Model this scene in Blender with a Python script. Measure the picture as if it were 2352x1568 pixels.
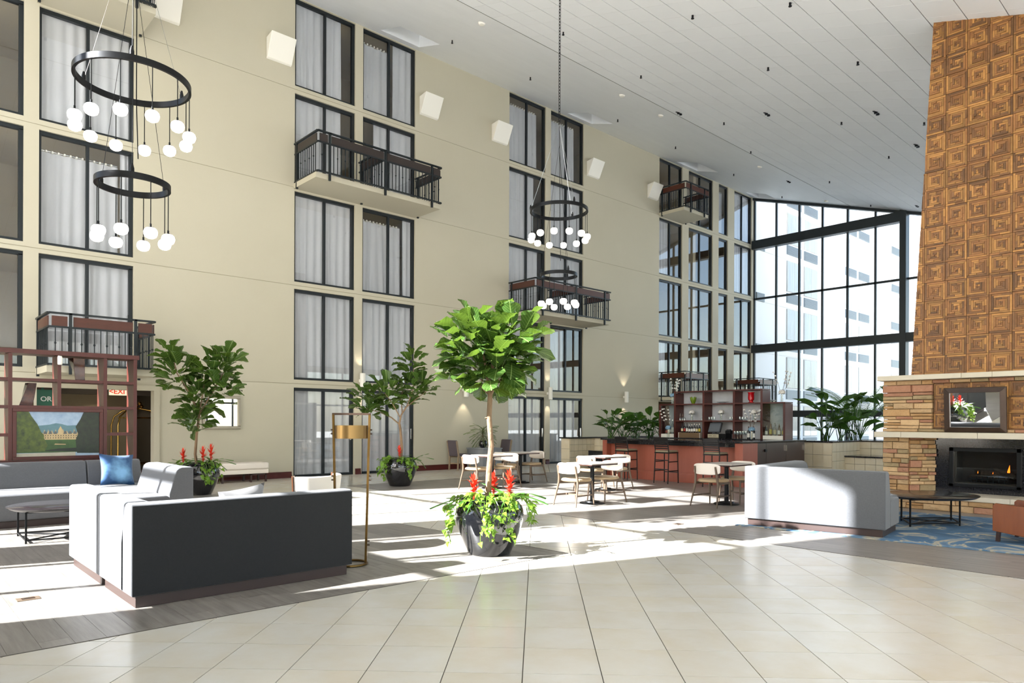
import bpy, bmesh, math, random
from math import sin, cos, pi, radians, sqrt, atan2
from mathutils import Vector, Matrix
for o in list(bpy.data.objects): bpy.data.objects.remove(o)
scene = bpy.context.scene
COL = scene.collection
# ---------------------------------------------------------------- camera (X runs along the guest room wall, Y towards it)
ANG, FPX, HOR, ROLL, HC = radians(47.276), 1605.45, 969.17, 0.0041, 1.455
CA, SA = cos(ANG), sin(ANG)
cam = bpy.data.cameras.new('camera'); camo = bpy.data.objects.new('camera', cam); COL.objects.link(camo)
cam.sensor_fit = 'HORIZONTAL'; cam.sensor_width = 36.0; cam.lens = FPX/2352*36.0
cam.shift_y = (HOR-784)/2352; cam.clip_end = 400
_r, _u, _f = Vector((SA, -CA, 0)), Vector((0, 0, 1)), Vector((CA, SA, 0))
_r2, _u2 = _r*cos(ROLL)+_u*sin(ROLL), _u*cos(ROLL)-_r*sin(ROLL)
camo.matrix_world = Matrix(((_r2.x, _u2.x, -_f.x, 0), (_r2.y, _u2.y, -_f.y, 0), (_r2.z, _u2.z, -_f.z, HC), (0, 0, 0, 1)))
scene.camera = camo
# ---------------------------------------------------------------- daylight
SUN_AZ, SUN_EL = radians(-16.0), radians(34.0)
sd = Vector((cos(SUN_AZ)*cos(SUN_EL), sin(SUN_AZ)*cos(SUN_EL), -sin(SUN_EL)))
sun = bpy.data.lights.new('sun', 'SUN'); sun.energy = 26.0; sun.angle = radians(0.6); sun.color = (0.965, 0.985, 1.0)
suno = bpy.data.objects.new('sun', sun); COL.objects.link(suno)
suno.rotation_euler = sd.to_track_quat('-Z', 'Y').to_euler(); suno.location = (-20, 12, 30)
world = bpy.data.worlds.new('world'); scene.world = world; world.use_nodes = True
wn = world.node_tree; wn.nodes.clear()
wo = wn.nodes.new('ShaderNodeOutputWorld'); wb = wn.nodes.new('ShaderNodeBackground'); sky = wn.nodes.new('ShaderNodeTexSky')
sky.sky_type = 'NISHITA'; sky.sun_disc = False; sky.sun_elevation = SUN_EL; sky.sun_rotation = radians(-106.0)
sky.air_density = 1.0; sky.dust_density = 1.0; sky.ozone_density = 1.0
hs = wn.nodes.new('ShaderNodeHueSaturation'); hs.inputs['Saturation'].default_value = 0.85
wn.links.new(sky.outputs[0], hs.inputs['Color']); wn.links.new(hs.outputs[0], wb.inputs['Color'])
wb.inputs['Strength'].default_value = 0.4; wn.links.new(wb.outputs[0], wo.inputs[0])
scene.view_settings.view_transform = 'Standard'; scene.view_settings.look = 'None'
scene.view_settings.exposure = 0.5; scene.view_settings.gamma = 1.0; scene.view_settings.use_curve_mapping = False
cy = scene.cycles
cy.max_bounces = 10; cy.diffuse_bounces = 6; cy.glossy_bounces = 4; cy.transmission_bounces = 6; cy.transparent_max_bounces = 16
cy.caustics_reflective = False; cy.caustics_refractive = False; cy.sample_clamp_indirect = 8.0
cy.use_denoising = True
# ---------------------------------------------------------------- helpers
def lin(c):
    if isinstance(c, str): c = [int(c[i:i+2], 16)/255 for i in (0, 2, 4)]
    return [((x+0.055)/1.055)**2.4 if x > 0.04045 else x/12.92 for x in c]+[1.0]
MATS = {}
def mat(name, col, rough=0.5, metal=0.0, spec=0.5, var=None, bump=None, emit=None, coat=0.0, alpha=None, island=0.0, sheen=0.0, vscale=(1, 1, 1), trans=0.0, obj=True):
    """principled material; var=(colour2, noise scale, contrast), bump=(scale, strength), island = brightness change per piece"""
    if name in MATS: return MATS[name]
    m = bpy.data.materials.new(name); m.use_nodes = True; nt = m.node_tree; b = nt.nodes['Principled BSDF']
    N, L = nt.nodes.new, nt.links.new
    b.inputs['Base Color'].default_value = lin(col); b.inputs['Roughness'].default_value = rough; b.inputs['Metallic'].default_value = metal
    b.inputs['Specular IOR Level'].default_value = spec; b.inputs['Coat Weight'].default_value = coat; b.inputs['Coat Roughness'].default_value = 0.08
    b.inputs['Sheen Weight'].default_value = sheen
    if trans: b.inputs['Transmission Weight'].default_value = trans
    if emit: b.inputs['Emission Color'].default_value = lin(emit[0]); b.inputs['Emission Strength'].default_value = emit[1]
    tc = N('ShaderNodeTexCoord'); mp = N('ShaderNodeMapping'); mp.inputs['Scale'].default_value = vscale
    geo = N('ShaderNodeNewGeometry'); oi = N('ShaderNodeObjectInfo')
    L(tc.outputs['Object'] if obj else geo.outputs['Position'], mp.inputs['Vector'])
    vec = mp.outputs[0]
    if island or var:
        add = N('ShaderNodeMath'); add.operation = 'ADD'; L(geo.outputs['Random Per Island'], add.inputs[0]); L(oi.outputs['Random'], add.inputs[1])
        fr = N('ShaderNodeMath'); fr.operation = 'FRACT'; L(add.outputs[0], fr.inputs[0]); rnd = fr.outputs[0]
    cur = None
    if var:
        n = N('ShaderNodeTexNoise'); n.noise_dimensions = '4D'; n.inputs['Scale'].default_value = var[1]; n.inputs['Detail'].default_value = 6; n.inputs['Roughness'].default_value = 0.6
        L(vec, n.inputs['Vector'])
        ml = N('ShaderNodeMath'); ml.operation = 'MULTIPLY'; ml.inputs[1].default_value = 37.0; L(rnd, ml.inputs[0]); L(ml.outputs[0], n.inputs['W'])
        r = N('ShaderNodeMapRange'); c = var[2]; r.inputs['From Min'].default_value = 0.5-0.5/c; r.inputs['From Max'].default_value = 0.5+0.5/c
        L(n.outputs['Fac'], r.inputs['Value'])
        mx = N('ShaderNodeMix'); mx.data_type = 'RGBA'; mx.inputs['A'].default_value = lin(col); mx.inputs['B'].default_value = lin(var[0])
        L(r.outputs[0], mx.inputs['Factor']); cur = mx.outputs['Result']
    if island:
        h = N('ShaderNodeHueSaturation'); 
        if cur: L(cur, h.inputs['Color'])
        else: h.inputs['Color'].default_value = lin(col)
        r2 = N('ShaderNodeMapRange'); r2.inputs['To Min'].default_value = 1-island; r2.inputs['To Max'].default_value = 1+island
        L(rnd, r2.inputs['Value']); L(r2.outputs[0], h.inputs['Value']); cur = h.outputs[0]
    if cur: L(cur, b.inputs['Base Color'])
    if bump:
        n = N('ShaderNodeTexNoise'); n.inputs['Scale'].default_value = bump[0]; n.inputs['Detail'].default_value = 4; L(vec, n.inputs['Vector'])
        bp = N('ShaderNodeBump'); bp.inputs['Strength'].default_value = bump[1]; bp.inputs['Distance'].default_value = bump[2] if len(bump) > 2 else 0.01
        L(n.outputs['Fac'], bp.inputs['Height']); L(bp.outputs[0], b.inputs['Normal'])
    m['rnd'] = 1; MATS[name] = m; return m
def glass_mat(name, tint, refl=0.06, rough=0.0, ior=1.5):
    """thin pane: clear with a fresnel reflection"""
    if name in MATS: return MATS[name]
    m = bpy.data.materials.new(name); m.use_nodes = True; nt = m.node_tree; nt.nodes.clear(); N, L = nt.nodes.new, nt.links.new
    out = N('ShaderNodeOutputMaterial'); t = N('ShaderNodeBsdfTransparent'); g = N('ShaderNodeBsdfGlossy'); mx = N('ShaderNodeMixShader'); f = N('ShaderNodeLayerWeight')
    f.inputs['Blend'].default_value = 0.5; t.inputs['Color'].default_value = lin(tint); g.inputs['Roughness'].default_value = rough; g.inputs['Color'].default_value = (1, 1, 1, 1)
    pw = N('ShaderNodeMath'); pw.operation = 'POWER'; pw.inputs[1].default_value = 5.0; L(f.outputs['Facing'], pw.inputs[0])
    ad = N('ShaderNodeMath'); ad.operation = 'MULTIPLY_ADD'; ad.use_clamp = True; ad.inputs[1].default_value = 1-refl; ad.inputs[2].default_value = refl; L(pw.outputs[0], ad.inputs[0])
    L(ad.outputs[0], mx.inputs[0]); L(t.outputs[0], mx.inputs[1]); L(g.outputs[0], mx.inputs[2]); L(mx.outputs[0], out.inputs[0])
    MATS[name] = m; return m
def leaf_mat(name, c1, c2, trans='9ec94a', rough=0.35, w=0.3, vein=None):
    if name in MATS: return MATS[name]
    m = mat(name, c1, rough, var=(c2, 3.0, 1.6), island=0.28, spec=0.5); nt = m.node_tree; N, L = nt.nodes.new, nt.links.new
    b = nt.nodes['Principled BSDF']; out = [n for n in nt.nodes if n.type == 'OUTPUT_MATERIAL'][0]
    if vein:   # pale midrib and side veins in leaf coordinates
        tc = N('ShaderNodeTexCoord'); sx = N('ShaderNodeSeparateXYZ'); L(tc.outputs['Object'], sx.inputs[0])
        ab = N('ShaderNodeMath'); ab.operation = 'ABSOLUTE'; L(sx.outputs['Y'], ab.inputs[0])
        mid = N('ShaderNodeMath'); mid.operation = 'LESS_THAN'; mid.inputs[1].default_value = 0.014; L(ab.outputs[0], mid.inputs[0])
        q = N('ShaderNodeMath'); q.operation = 'MULTIPLY_ADD'; q.inputs[1].default_value = -0.75; L(ab.outputs[0], q.inputs[0]); L(sx.outputs['X'], q.inputs[2])
        q2 = N('ShaderNodeMath'); q2.operation = 'MULTIPLY'; q2.inputs[1].default_value = 8.5; L(q.outputs[0], q2.inputs[0])
        fr = N('ShaderNodeMath'); fr.operation = 'FRACT'; L(q2.outputs[0], fr.inputs[0]); sv = N('ShaderNodeMath'); sv.operation = 'LESS_THAN'; sv.inputs[1].default_value = 0.10; L(fr.outputs[0], sv.inputs[0])
        s5 = N('ShaderNodeMath'); s5.operation = 'MULTIPLY'; s5.inputs[1].default_value = 0.55; L(sv.outputs[0], s5.inputs[0])
        mxv = N('ShaderNodeMath'); mxv.operation = 'MAXIMUM'; L(mid.outputs[0], mxv.inputs[0]); L(s5.outputs[0], mxv.inputs[1])
        cm = N('ShaderNodeMix'); cm.data_type = 'RGBA'; cm.inputs['B'].default_value = lin(vein); src = b.inputs['Base Color'].links[0].from_socket
        L(mxv.outputs[0], cm.inputs['Factor']); L(src, cm.inputs['A']); L(cm.outputs['Result'], b.inputs['Base Color'])
    t = N('ShaderNodeBsdfTranslucent'); t.inputs['Color'].default_value = lin(trans); mx = N('ShaderNodeMixShader'); mx.inputs[0].default_value = w
    L(b.outputs[0], mx.inputs[1]); L(t.outputs[0], mx.inputs[2]); L(mx.outputs[0], out.inputs[0]); return m

class MB:
    def __init__(s): s.v = []; s.f = []; s.m = []; s.mi = 0
    def add(s, vs, fs, mi=None):
        k = len(s.v); s.v += [tuple(p) for p in vs]; s.f += [[i+k for i in f] for f in fs]; s.m += [s.mi if mi is None else mi]*len(fs); return s
    def box(s, x0, x1, y0, y1, z0, z1, mi=None):
        return s.add([(x0,y0,z0),(x1,y0,z0),(x1,y1,z0),(x0,y1,z0),(x0,y0,z1),(x1,y0,z1),(x1,y1,z1),(x0,y1,z1)],
            [(3,2,1,0),(4,5,6,7),(0,1,5,4),(1,2,6,5),(2,3,7,6),(3,0,4,7)], mi)
    def cbox(s, c, d, mi=None):
        return s.box(c[0]-d[0]/2,c[0]+d[0]/2,c[1]-d[1]/2,c[1]+d[1]/2,c[2]-d[2]/2,c[2]+d[2]/2,mi)
    def prism(s, poly, z0, z1, axis='z', mi=None):
        n = len(poly); 
        def P(a, b, c): return {'z': (a, b, c), 'y': (a, c, b), 'x': (c, a, b)}[axis]
        vs = [P(a, b, z0) for a, b in poly]+[P(a, b, z1) for a, b in poly]
        fs = [list(range(n))[::-1], list(range(n, 2*n))]+[(i, (i+1) % n, n+(i+1) % n, n+i) for i in range(n)]
        if axis == 'y': fs = [list(f)[::-1] for f in fs]
        return s.add(vs, fs, mi)
    def hexa(s, b, t, mi=None):
        return s.add(list(b)+list(t), [(3,2,1,0),(4,5,6,7),(0,1,5,4),(1,2,6,5),(2,3,7,6),(3,0,4,7)], mi)
    def tube(s, pts, r, n=8, mi=None, caps=True):
        pts = [Vector(p) for p in pts]; R = r if isinstance(r, (list, tuple)) else [r]*len(pts)
        base = len(s.v); up = Vector((0.13, 0.21, 1)).normalized(); vs = []; pn = None
        for i, p in enumerate(pts):
            t = (pts[min(i+1, len(pts)-1)]-pts[max(i-1, 0)]).normalized()
            if pn is None: a = t.cross(up if abs(t.dot(up)) < 0.95 else Vector((1, 0, 0))).normalized()
            else: a = (pn-t*pn.dot(t)).normalized()
            pn = a; b = t.cross(a)
            vs += [p+(a*cos(2*pi*k/n)+b*sin(2*pi*k/n))*R[i] for k in range(n)]
        fs = [(i*n+k, i*n+(k+1) % n, (i+1)*n+(k+1) % n, (i+1)*n+k) for i in range(len(pts)-1) for k in range(n)]
        if caps: fs += [list(range(n))[::-1], [(len(pts)-1)*n+k for k in range(n)]]
        return s.add(vs, fs, mi)
    def lathe(s, prof, n=24, c=(0, 0, 0), mi=None, sx=1, sy=1):
        vs = [(c[0]+r*cos(2*pi*k/n)*sx, c[1]+r*sin(2*pi*k/n)*sy, c[2]+z) for r, z in prof for k in range(n)]
        fs = [(i*n+k, i*n+(k+1) % n, (i+1)*n+(k+1) % n, (i+1)*n+k) for i in range(len(prof)-1) for k in range(n)]
        if prof[0][0] > 1e-4: fs.append(list(range(n))[::-1])
        if prof[-1][0] > 1e-4: fs.append([(len(prof)-1)*n+k for k in range(n)])
        return s.add(vs, fs, mi)
    def bar(s, p, q, w, d=None, mi=None):
        """square bar between two points"""
        p, q = Vector(p), Vector(q); d = d or w; t = (q-p).normalized(); up = Vector((0, 0, 1)) if abs(t.z) < 0.9 else Vector((1, 0, 0))
        a = t.cross(up).normalized(); b = t.cross(a).normalized(); a *= w/2; b *= d/2
        return s.hexa([p-a-b, p+a-b, p+a+b, p-a+b], [q-a-b, q+a-b, q+a+b, q-a+b], mi)
    def mesh(s, name, mats, smooth=False, autosm=None):
        me = bpy.data.meshes.new(name); me.from_pydata(s.v, [], s.f); me.validate()
        mats = mats if isinstance(mats, (list, tuple)) else [mats]
        for m in mats: me.materials.append(MATS[m] if isinstance(m, str) else m)
        if len(mats) > 1 and len(me.polygons) == len(s.m): me.polygons.foreach_set('material_index', s.m)
        bm = bmesh.new(); bm.from_mesh(me); bmesh.ops.recalc_face_normals(bm, faces=bm.faces); bm.to_mesh(me); bm.free()
        if smooth:
            me.polygons.foreach_set('use_smooth', [True]*len(me.polygons))
            try: me.set_sharp_from_angle(angle=radians(autosm or 40))
            except Exception: pass
        me.update(); return me
    def build(s, name, mats, parent=None, smooth=False, bevel=0, sub=0, loc=None, rot=None, autosm=None):
        return link(name, s.mesh(name, mats, smooth, autosm), parent, bevel, sub, loc, rot)
def link(name, me, parent=None, bevel=0, sub=0, loc=None, rot=None):
    o = bpy.data.objects.new(name, me); COL.objects.link(o)
    if parent: o.parent = parent
    if loc: o.location = loc
    if rot: o.rotation_euler = rot
    if bevel:
        md = o.modifiers.new('bevel', 'BEVEL'); md.width = bevel; md.segments = 2; md.limit_method = 'ANGLE'; md.angle_limit = radians(35)
    if sub:
        md = o.modifiers.new('sub', 'SUBSURF'); md.levels = sub; md.render_levels = sub
    return o
def tag(o, label=None, cat=None, group=None, kind=None):
    if label: o['label'] = label
    if cat: o['category'] = cat
    if group: o['group'] = group
    if kind: o['kind'] = kind
    return o
def thing(name, label, cat, loc=(0, 0, 0), rz=0, group=None, kind=None):
    o = bpy.data.objects.new(name, None); COL.objects.link(o); o.location = loc; o.rotation_euler = (0, 0, rz); o.empty_display_size = 0.1
    return tag(o, label, cat, group, kind)
def struct(o, name=None): o['kind'] = 'structure'; return o
def dup(root, loc=None, rz=None, label=None, group=None):
    def cp(o, par):
        c = o.copy(); COL.objects.link(c); c.parent = par
        for ch in list(o.children): cp(ch, c)
        return c
    r = cp(root, None)
    if loc is not None: r.location = loc
    if rz is not None: r.rotation_euler = (0, 0, rz)
    if label: r['label'] = label
    if group: r['group'] = group
    return r
def proj(P):
    d = P[0]*CA+P[1]*SA; r = P[0]*SA-P[1]*CA
    if d < 0.3: return None
    x = 1176+FPX*r/d; y = HOR-FPX*(P[2]-HC)/d; return (x, y, d)
def text_mesh(txt, size, font_bold=True, depth=0.002):
    cu = bpy.data.curves.new('lettering', 'FONT'); cu.body = txt; cu.size = size; cu.extrude = depth; cu.align_x = 'CENTER'; cu.align_y = 'CENTER'
    if font_bold: cu.offset = size*0.018
    o = bpy.data.objects.new('lettering', cu); COL.objects.link(o)
    dg = bpy.context.evaluated_depsgraph_get(); me = bpy.data.meshes.new_from_object(o.evaluated_get(dg)); bpy.data.objects.remove(o); return me
rng = random.Random(7)
# ---------------------------------------------------------------- materials
mat('wall', 'c1bba8', 0.9, var=('bab49f', 0.6, 1.2), bump=(90, 0.35, 0.004), obj=False)
mat('plaster', 'f0f2f4', 0.5, var=('e6e8ea', 1.2, 1.3), bump=(14, 0.25, 0.01), vscale=(0.5, 2.5, 1), obj=False)
mat('ceiling_tile', 'f1f3f5', 0.85, island=0.012)
mat('grid', '6c6c6a', 0.6)
mat('grout', '57514a', 0.9)
mat('tile', 'd3d2cd', 0.22, var=('c9bea8', 2.2, 1.7), island=0.02, bump=(5, 0.04, 0.01), spec=0.5)
mat('dark_frame', '20262a', 0.4, metal=0.3)
mat('steel_frame', '272f33', 0.45, metal=0.2)
mat('black_metal', '17181a', 0.4, metal=0.6)
mat('rail_metal', '1d2428', 0.38, metal=0.3)
mat('rail_wood', '5a2a1c', 0.35, var=('43200f', 5, 1.5), vscale=(1, 1, 8))
mat('curtain', 'cfcfd4', 0.9, var=('c2c2c8', 1.5, 1.3), obj=False)
mat('room_wall', 'c4b496', 0.9)
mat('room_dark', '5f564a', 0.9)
mat('baseboard', '4a1712', 0.35)
mat('white_paint', 'ece9df', 0.6)
glass_mat('window_glass', 'fdfefe', 0.06, 0.0, 1.5)
glass_mat('wall_glass', 'fbfdfd', 0.0, 0.0, 1.4)
glass_mat('clear_glass', 'f2f6f5', 0.05, 0.0, 1.45)
mat('fabric', '606164', 0.95, var=('545558', 60, 1.6), bump=(260, 0.5, 0.003), sheen=0.25)
mat('fabric_shaded', '222325', 0.95, var=('1c1d1f', 60, 1.6), bump=(260, 0.5, 0.003), sheen=0.1)  # the grey sofa fabric again, darkened to carry shade
mat('plinth', '3a2b27', 0.4)
mat('brass', '80643a', 0.32, metal=1.0, var=('55401f', 3, 1.3))
mat('shade_brass', '8d7550', 0.3, metal=1.0, var=('6a4f28', 2, 1.6), vscale=(1, 1, 0.2))
mat('walnut', '5d3a24', 0.4, var=('472915', 3, 1.6), vscale=(6, 6, 0.6))
mat('chair_wood', '6f5d4c', 0.45, var=('5a493a', 4, 1.5), vscale=(5, 5, 0.6))
mat('cherry', '562017', 0.38, var=('431710', 3, 1.5), vscale=(5, 5, 0.5))
mat('bar_wood', 'a65c48', 0.42, var=('964f3c', 2.5, 1.4), vscale=(6, 6, 0.4))
mat('dark_wood', '3e2620', 0.35, var=('33201a', 3, 1.4), vscale=(5, 5, 0.5))
mat('granite_black', '151518', 0.12, var=('2b2b30', 60, 3.0), spec=0.6)
mat('cream_vinyl', 'ece2d6', 0.5, bump=(30, 0.08))
mat('tan_vinyl', 'b39a78', 0.35, bump=(20, 0.08))
mat('pot_black', '131417', 0.07, spec=0.7, coat=0.6, bump=(3, 0.12, 0.01))
mat('soil', '2a1e15', 0.95, bump=(40, 0.8))
mat('bark', '9a7f63', 0.85, var=('6b543e', 12, 1.8), bump=(25, 0.9, 0.02), vscale=(1, 1, 0.5))
leaf_mat('fig_leaf', '3f5c28', '284018', '86a83c', 0.24, 0.18, '8aa158')
leaf_mat('vine_leaf', '7c9f36', '567f26', 'b0cf52', 0.33, 0.25)
leaf_mat('broad_leaf', '365a26', '24421c', '7fae3c', 0.24, 0.2, '5f8040')
leaf_mat('strap_leaf', '4c7a34', '35602a', '9cc95a', 0.4, 0.25)
mat('bromeliad', 'd1201c', 0.45, var=('e8512d', 6, 1.4), island=0.12)
mat('globe', 'ffffff', 0.3, emit=('fff6ea', 2.6))
mat('stone_light', 'd3b48b', 0.85, var=('b8946a', 6, 1.4), bump=(22, 0.9, 0.02), island=0.16)
mat('stone_tan', 'c59f70', 0.85, var=('a98257', 6, 1.4), bump=(22, 0.9, 0.02), island=0.14)
mat('stone_red', 'bb8c70', 0.85, var=('a37257', 6, 1.4), bump=(22, 0.9, 0.02), island=0.12)
mat('stone_grey', 'b09a76', 0.85, var=('95805d', 6, 1.4), bump=(22, 0.9, 0.02), island=0.14)
mat('mortar', '3b3228', 0.95)
mat('limestone', 'd8cfbd', 0.6, var=('cabfa9', 4, 1.3))
mat('wall_tile', 'e2d8c2', 0.35, var=('d8c8a6', 5, 1.4), island=0.04)
mat('chrome', 'c8c8c8', 0.15, metal=1.0)
mat('mirror_glass', 'f2f2f2', 0.01, metal=1.0)
mat('bronze_frame', '352720', 0.4, metal=0.4, var=('4a382b', 8, 1.6))
# ---------------------------------------------------------------- the room
mat('plank', '99938c', 0.36, var=('706a63', 2.2, 2.2), island=0.10, vscale=(9, 0.7, 1), bump=(6, 0.08, 0.01))
UMIN, UMAX, VMIN, VW = -3.2, 31.8, -7.0, 17.09
ZC0, CSL = 12.42, 0.311
def zceil(v): return ZC0-CSL*(VW-v)
# ---- floor: base slab with tile and plank pieces
b = MB(); b.box(UMIN, UMAX+0.2, VMIN, 22.0, -0.25, -0.006)
floor = struct(b.build('floor', 'grout'))
T = 0.457; TYAW, TOX, TOY = -0.0358, -1.170, 8.862
def tile_pt(i, j):
    X, Y = (i+TOX)*T, (j+TOY)*T; r = cos(TYAW)*X-sin(TYAW)*Y; d = sin(TYAW)*X+cos(TYAW)*Y
    return (d*CA+r*SA, d*SA-r*CA)
def clip(poly, conv):
    out = poly
    for k in range(len(conv)):
        (ax, ay), (bx, by) = conv[k], conv[(k+1) % len(conv)]; src, out = out, []
        side = lambda p: (bx-ax)*(p[1]-ay)-(by-ay)*(p[0]-ax)
        for q in range(len(src)):
            p0, p1 = src[q], src[(q+1) % len(src)]; s0, s1 = side(p0), side(p1)
            if s0 >= 0: out.append(p0)
            if s0*s1 < 0: t = s0/(s0-s1); out.append((p0[0]+(p1[0]-p0[0])*t, p0[1]+(p1[1]-p0[1])*t))
        if len(out) < 3: return []
    return out
LZ = 5.28; RU = 8.0; RV = 14.15
REG = [[(UMIN, VMIN), (RU, VMIN), (RU, LZ), (UMIN, LZ)], [(5.73, LZ), (RU, LZ), (RU, RV), (5.33, RV)], [(UMIN, RV), (UMAX, RV), (UMAX, VW), (UMIN, VW)]]
def area(p): return abs(sum(p[i][0]*p[(i+1) % len(p)][1]-p[(i+1) % len(p)][0]*p[i][1] for i in range(len(p))))/2
cand = []
g = 0.5*0.006/T
for i in range(-30, 60):
    for j in range(-30, 62):
        q = [tile_pt(i+g, j+g), tile_pt(i+1-g, j+g), tile_pt(i+1-g, j+1-g), tile_pt(i+g, j+1-g)]
        if area(clip(q, [(UMIN, VMIN), (UMAX, VMIN), (UMAX, VW), (UMIN, VW)])) < 1e-4: continue
        q2 = q if (q[1][0]-q[0][0])*(q[2][1]-q[0][1])-(q[1][1]-q[0][1])*(q[2][0]-q[0][0]) > 0 else q[::-1]
        ps = [c for c in (clip(q2, r) for r in REG) if len(c) > 2 and area(c) > 2e-5]
        if not ps: continue
        cx = sum(p[0] for p in q)/4; cyy = sum(p[1] for p in q)/4; pj = proj((cx, cyy, 0))
        vis = pj and -120 < pj[0] < 2470 and pj[1] < 1680
        far = not pj or not (-700 < pj[0] < 3050 and pj[1] < 2600)
        cand.append((sum(area(c) for c in ps)*FPX**2*HC/pj[2]**3 if vis else 0, ps, (cx, cyy), far))
cand.sort(key=lambda t: -t[0])
rest = MB()
def slab(mb, poly, z0, z1, o=(0, 0)): mb.prism([(p[0]-o[0], p[1]-o[1]) for p in poly], z0, z1)
for k, (a, ps, c, far) in enumerate(cand):
    if k < 300 and a > 0:
        t = MB(); [slab(t, p, -0.012, 0, c) for p in ps]; t.build('tile', 'tile', floor, loc=(c[0], c[1], 0))
    else: [slab(rest, p, -0.012, 0) for p in ps]
tag(rest.build('tile_field', 'tile', floor), kind='stuff')
# planks
LREG = [(UMIN, LZ), (5.73, LZ), (5.33, RV), (UMIN, RV)]; RREG = [(RU, VMIN), (UMAX, VMIN), (UMAX, RV), (RU, RV)]
cand = []
PW, PL = 0.183, 1.22
for reg, u0, u1, v0, v1 in ((LREG, UMIN, 5.75, LZ, RV), (RREG, RU, 24, VMIN, RV)):
    n = 0; u = u0
    while u < u1:
        v = v0-rng.random()*PL
        while v < v1:
            p = clip([(u+.001, v+.001), (u+PW-.001, v+.001), (u+PW-.001, v+PL-.001), (u+.001, v+PL-.001)], reg)
            if len(p) > 2:
                c = (u+PW/2, v+PL/2); pj = proj((c[0], c[1], 0)); vis = pj and -150 < pj[0] < 2500 and pj[1] < 1650
                cand.append((area(p)*FPX**2*HC/pj[2]**3 if vis else 0, p, c))
            v += PL
        u += PW
cand.sort(key=lambda t: -t[0]); rest = MB(); shared = {}
for k, (a, p, c) in enumerate(cand):
    if k < 300 and a > 0:
        full = abs(area(p)-(PW-.002)*(PL-.002)) < 1e-6
        if full and 'm' in shared: me = shared['m']
        else:
            t = MB(); slab(t, p, -0.012, 0.001, c); me = t.mesh('plank', 'plank')
            if full: shared['m'] = me
        link('plank', me, floor, loc=(c[0], c[1], 0))
    else: slab(rest, p, -0.012, 0.001)
tag(rest.build('plank_field', 'plank', floor), kind='stuff')
# black edge trims of the wood areas
b = MB(); 
for p, q in (((UMIN, LZ), (5.73, LZ)), ((5.73, LZ), (5.33, RV)), ((RU, VMIN), (RU, RV)), ((RU, RV), (UMAX, RV))): b.bar((p[0], p[1], -0.002), (q[0], q[1], -0.002), 0.012, 0.009)
b.build('edge_trim', 'grout', floor)
# ---- guest room wall with openings
COLS = [(0.558, 2.318), (2.578, 4.339), (8.106, 9.864), (10.104, 11.864), (15.613, 17.337), (17.585, 19.318), (24.01, 25.68), (26.17, 28.10), (28.60, 29.40), (29.97, 31.60)]
BOT = [0.0, 2.534, 5.067, 7.606, 10.127]; HED = [2.327, 4.879, 7.405, 9.934, 12.40]
JNT = [0.0, 2.43, 4.97, 7.50, 10.03, ZC0+0.05]
WT = 0.22
OPEN_L = (2.55, 4.765, 2.13)
mat('joint', '9d967f', 0.9)
wall = MB()
edges = [UMIN]+[x for c in COLS for x in c]+[UMAX]
for s in range(5):
    z0, z1 = JNT[s]+(0.006 if s else 0), JNT[s+1]-0.006
    for k in range(0, len(edges), 2):           # solid parts between windows
        u0, u1 = edges[k], edges[k+1]
        if s == 0 and k <= 4:                      # ground floor near the corridor
            continue
        wide = u1-u0 > 1.0
        if not wide: wall.box(u0, u1, VW, VW+WT, z0, z1)
    for c in COLS[0:] if s else COLS[2:]:
        wall.box(c[0], c[1], VW, VW+WT, HED[s], z1) if z1 > HED[s] else None
        if s: wall.box(c[0], c[1], VW, VW+WT, z0, BOT[s]) if BOT[s] > z0 else None
z1 = JNT[1]-0.006
wall.box(UMIN, OPEN_L[0], VW, VW+WT, 0, z1); wall.box(OPEN_L[0], OPEN_L[1], VW, VW+WT, OPEN_L[2], z1); wall.box(OPEN_L[1], 8.106, VW, VW+WT, 0, z1)
for s in range(1, 6):                              # recessed joints between the panels
    for k in range(0, len(edges), 2): wall.box(edges[k], edges[k+1], VW+0.008, VW+WT-0.01, JNT[s]-0.007, JNT[s]+0.007, 1)
    for c in COLS: wall.box(c[0], c[1], VW+0.008, VW+WT-0.01, JNT[s]-0.007, JNT[s]+0.007, 1)
wall_left = struct(wall.build('wall_left', ['wall', 'joint']))
for k in range(0, len(edges), 2):
    u0, u1 = edges[k], edges[k+1]
    if u1-u0 > 1.0:
        for s in range(5):
            if s == 0 and k <= 4: continue
            t = MB(); t.box(u0, u1, VW, VW+WT, JNT[s]+(0.006 if s else 0), JNT[s+1]-0.006); t.build('wall_panel', 'wall', wall_left)
# door jamb trim of the corridor opening
b = MB(); b.box(OPEN_L[1]-0.0, OPEN_L[1]+0.12, VW-0.03, VW, 0, OPEN_L[2]+0.12); b.box(OPEN_L[0], OPEN_L[1], VW-0.03, VW, OPEN_L[2], OPEN_L[2]+0.12); b.box(OPEN_L[0]-0.12, OPEN_L[0], VW-0.03, VW, 0, OPEN_L[2]+0.12)
struct(b.build('trim_1', 'wall'))
# baseboards
bb = [(UMIN, OPEN_L[0]-0.12), (OPEN_L[1]+0.12, 8.05), (9.90, 10.07), (11.90, 15.57), (17.37, 17.55), (19.36, 23.97)]
prof = [(VW, 0), (VW-0.05, 0), (VW-0.045, 0.03), (VW-0.02, 0.10), (VW-0.022, 0.15), (VW, 0.16)]
bs = MB()
for a, c in bb: bs.prism(prof, a, c, 'x')
struct(bs.build('baseboard_left', 'baseboard'))
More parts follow.
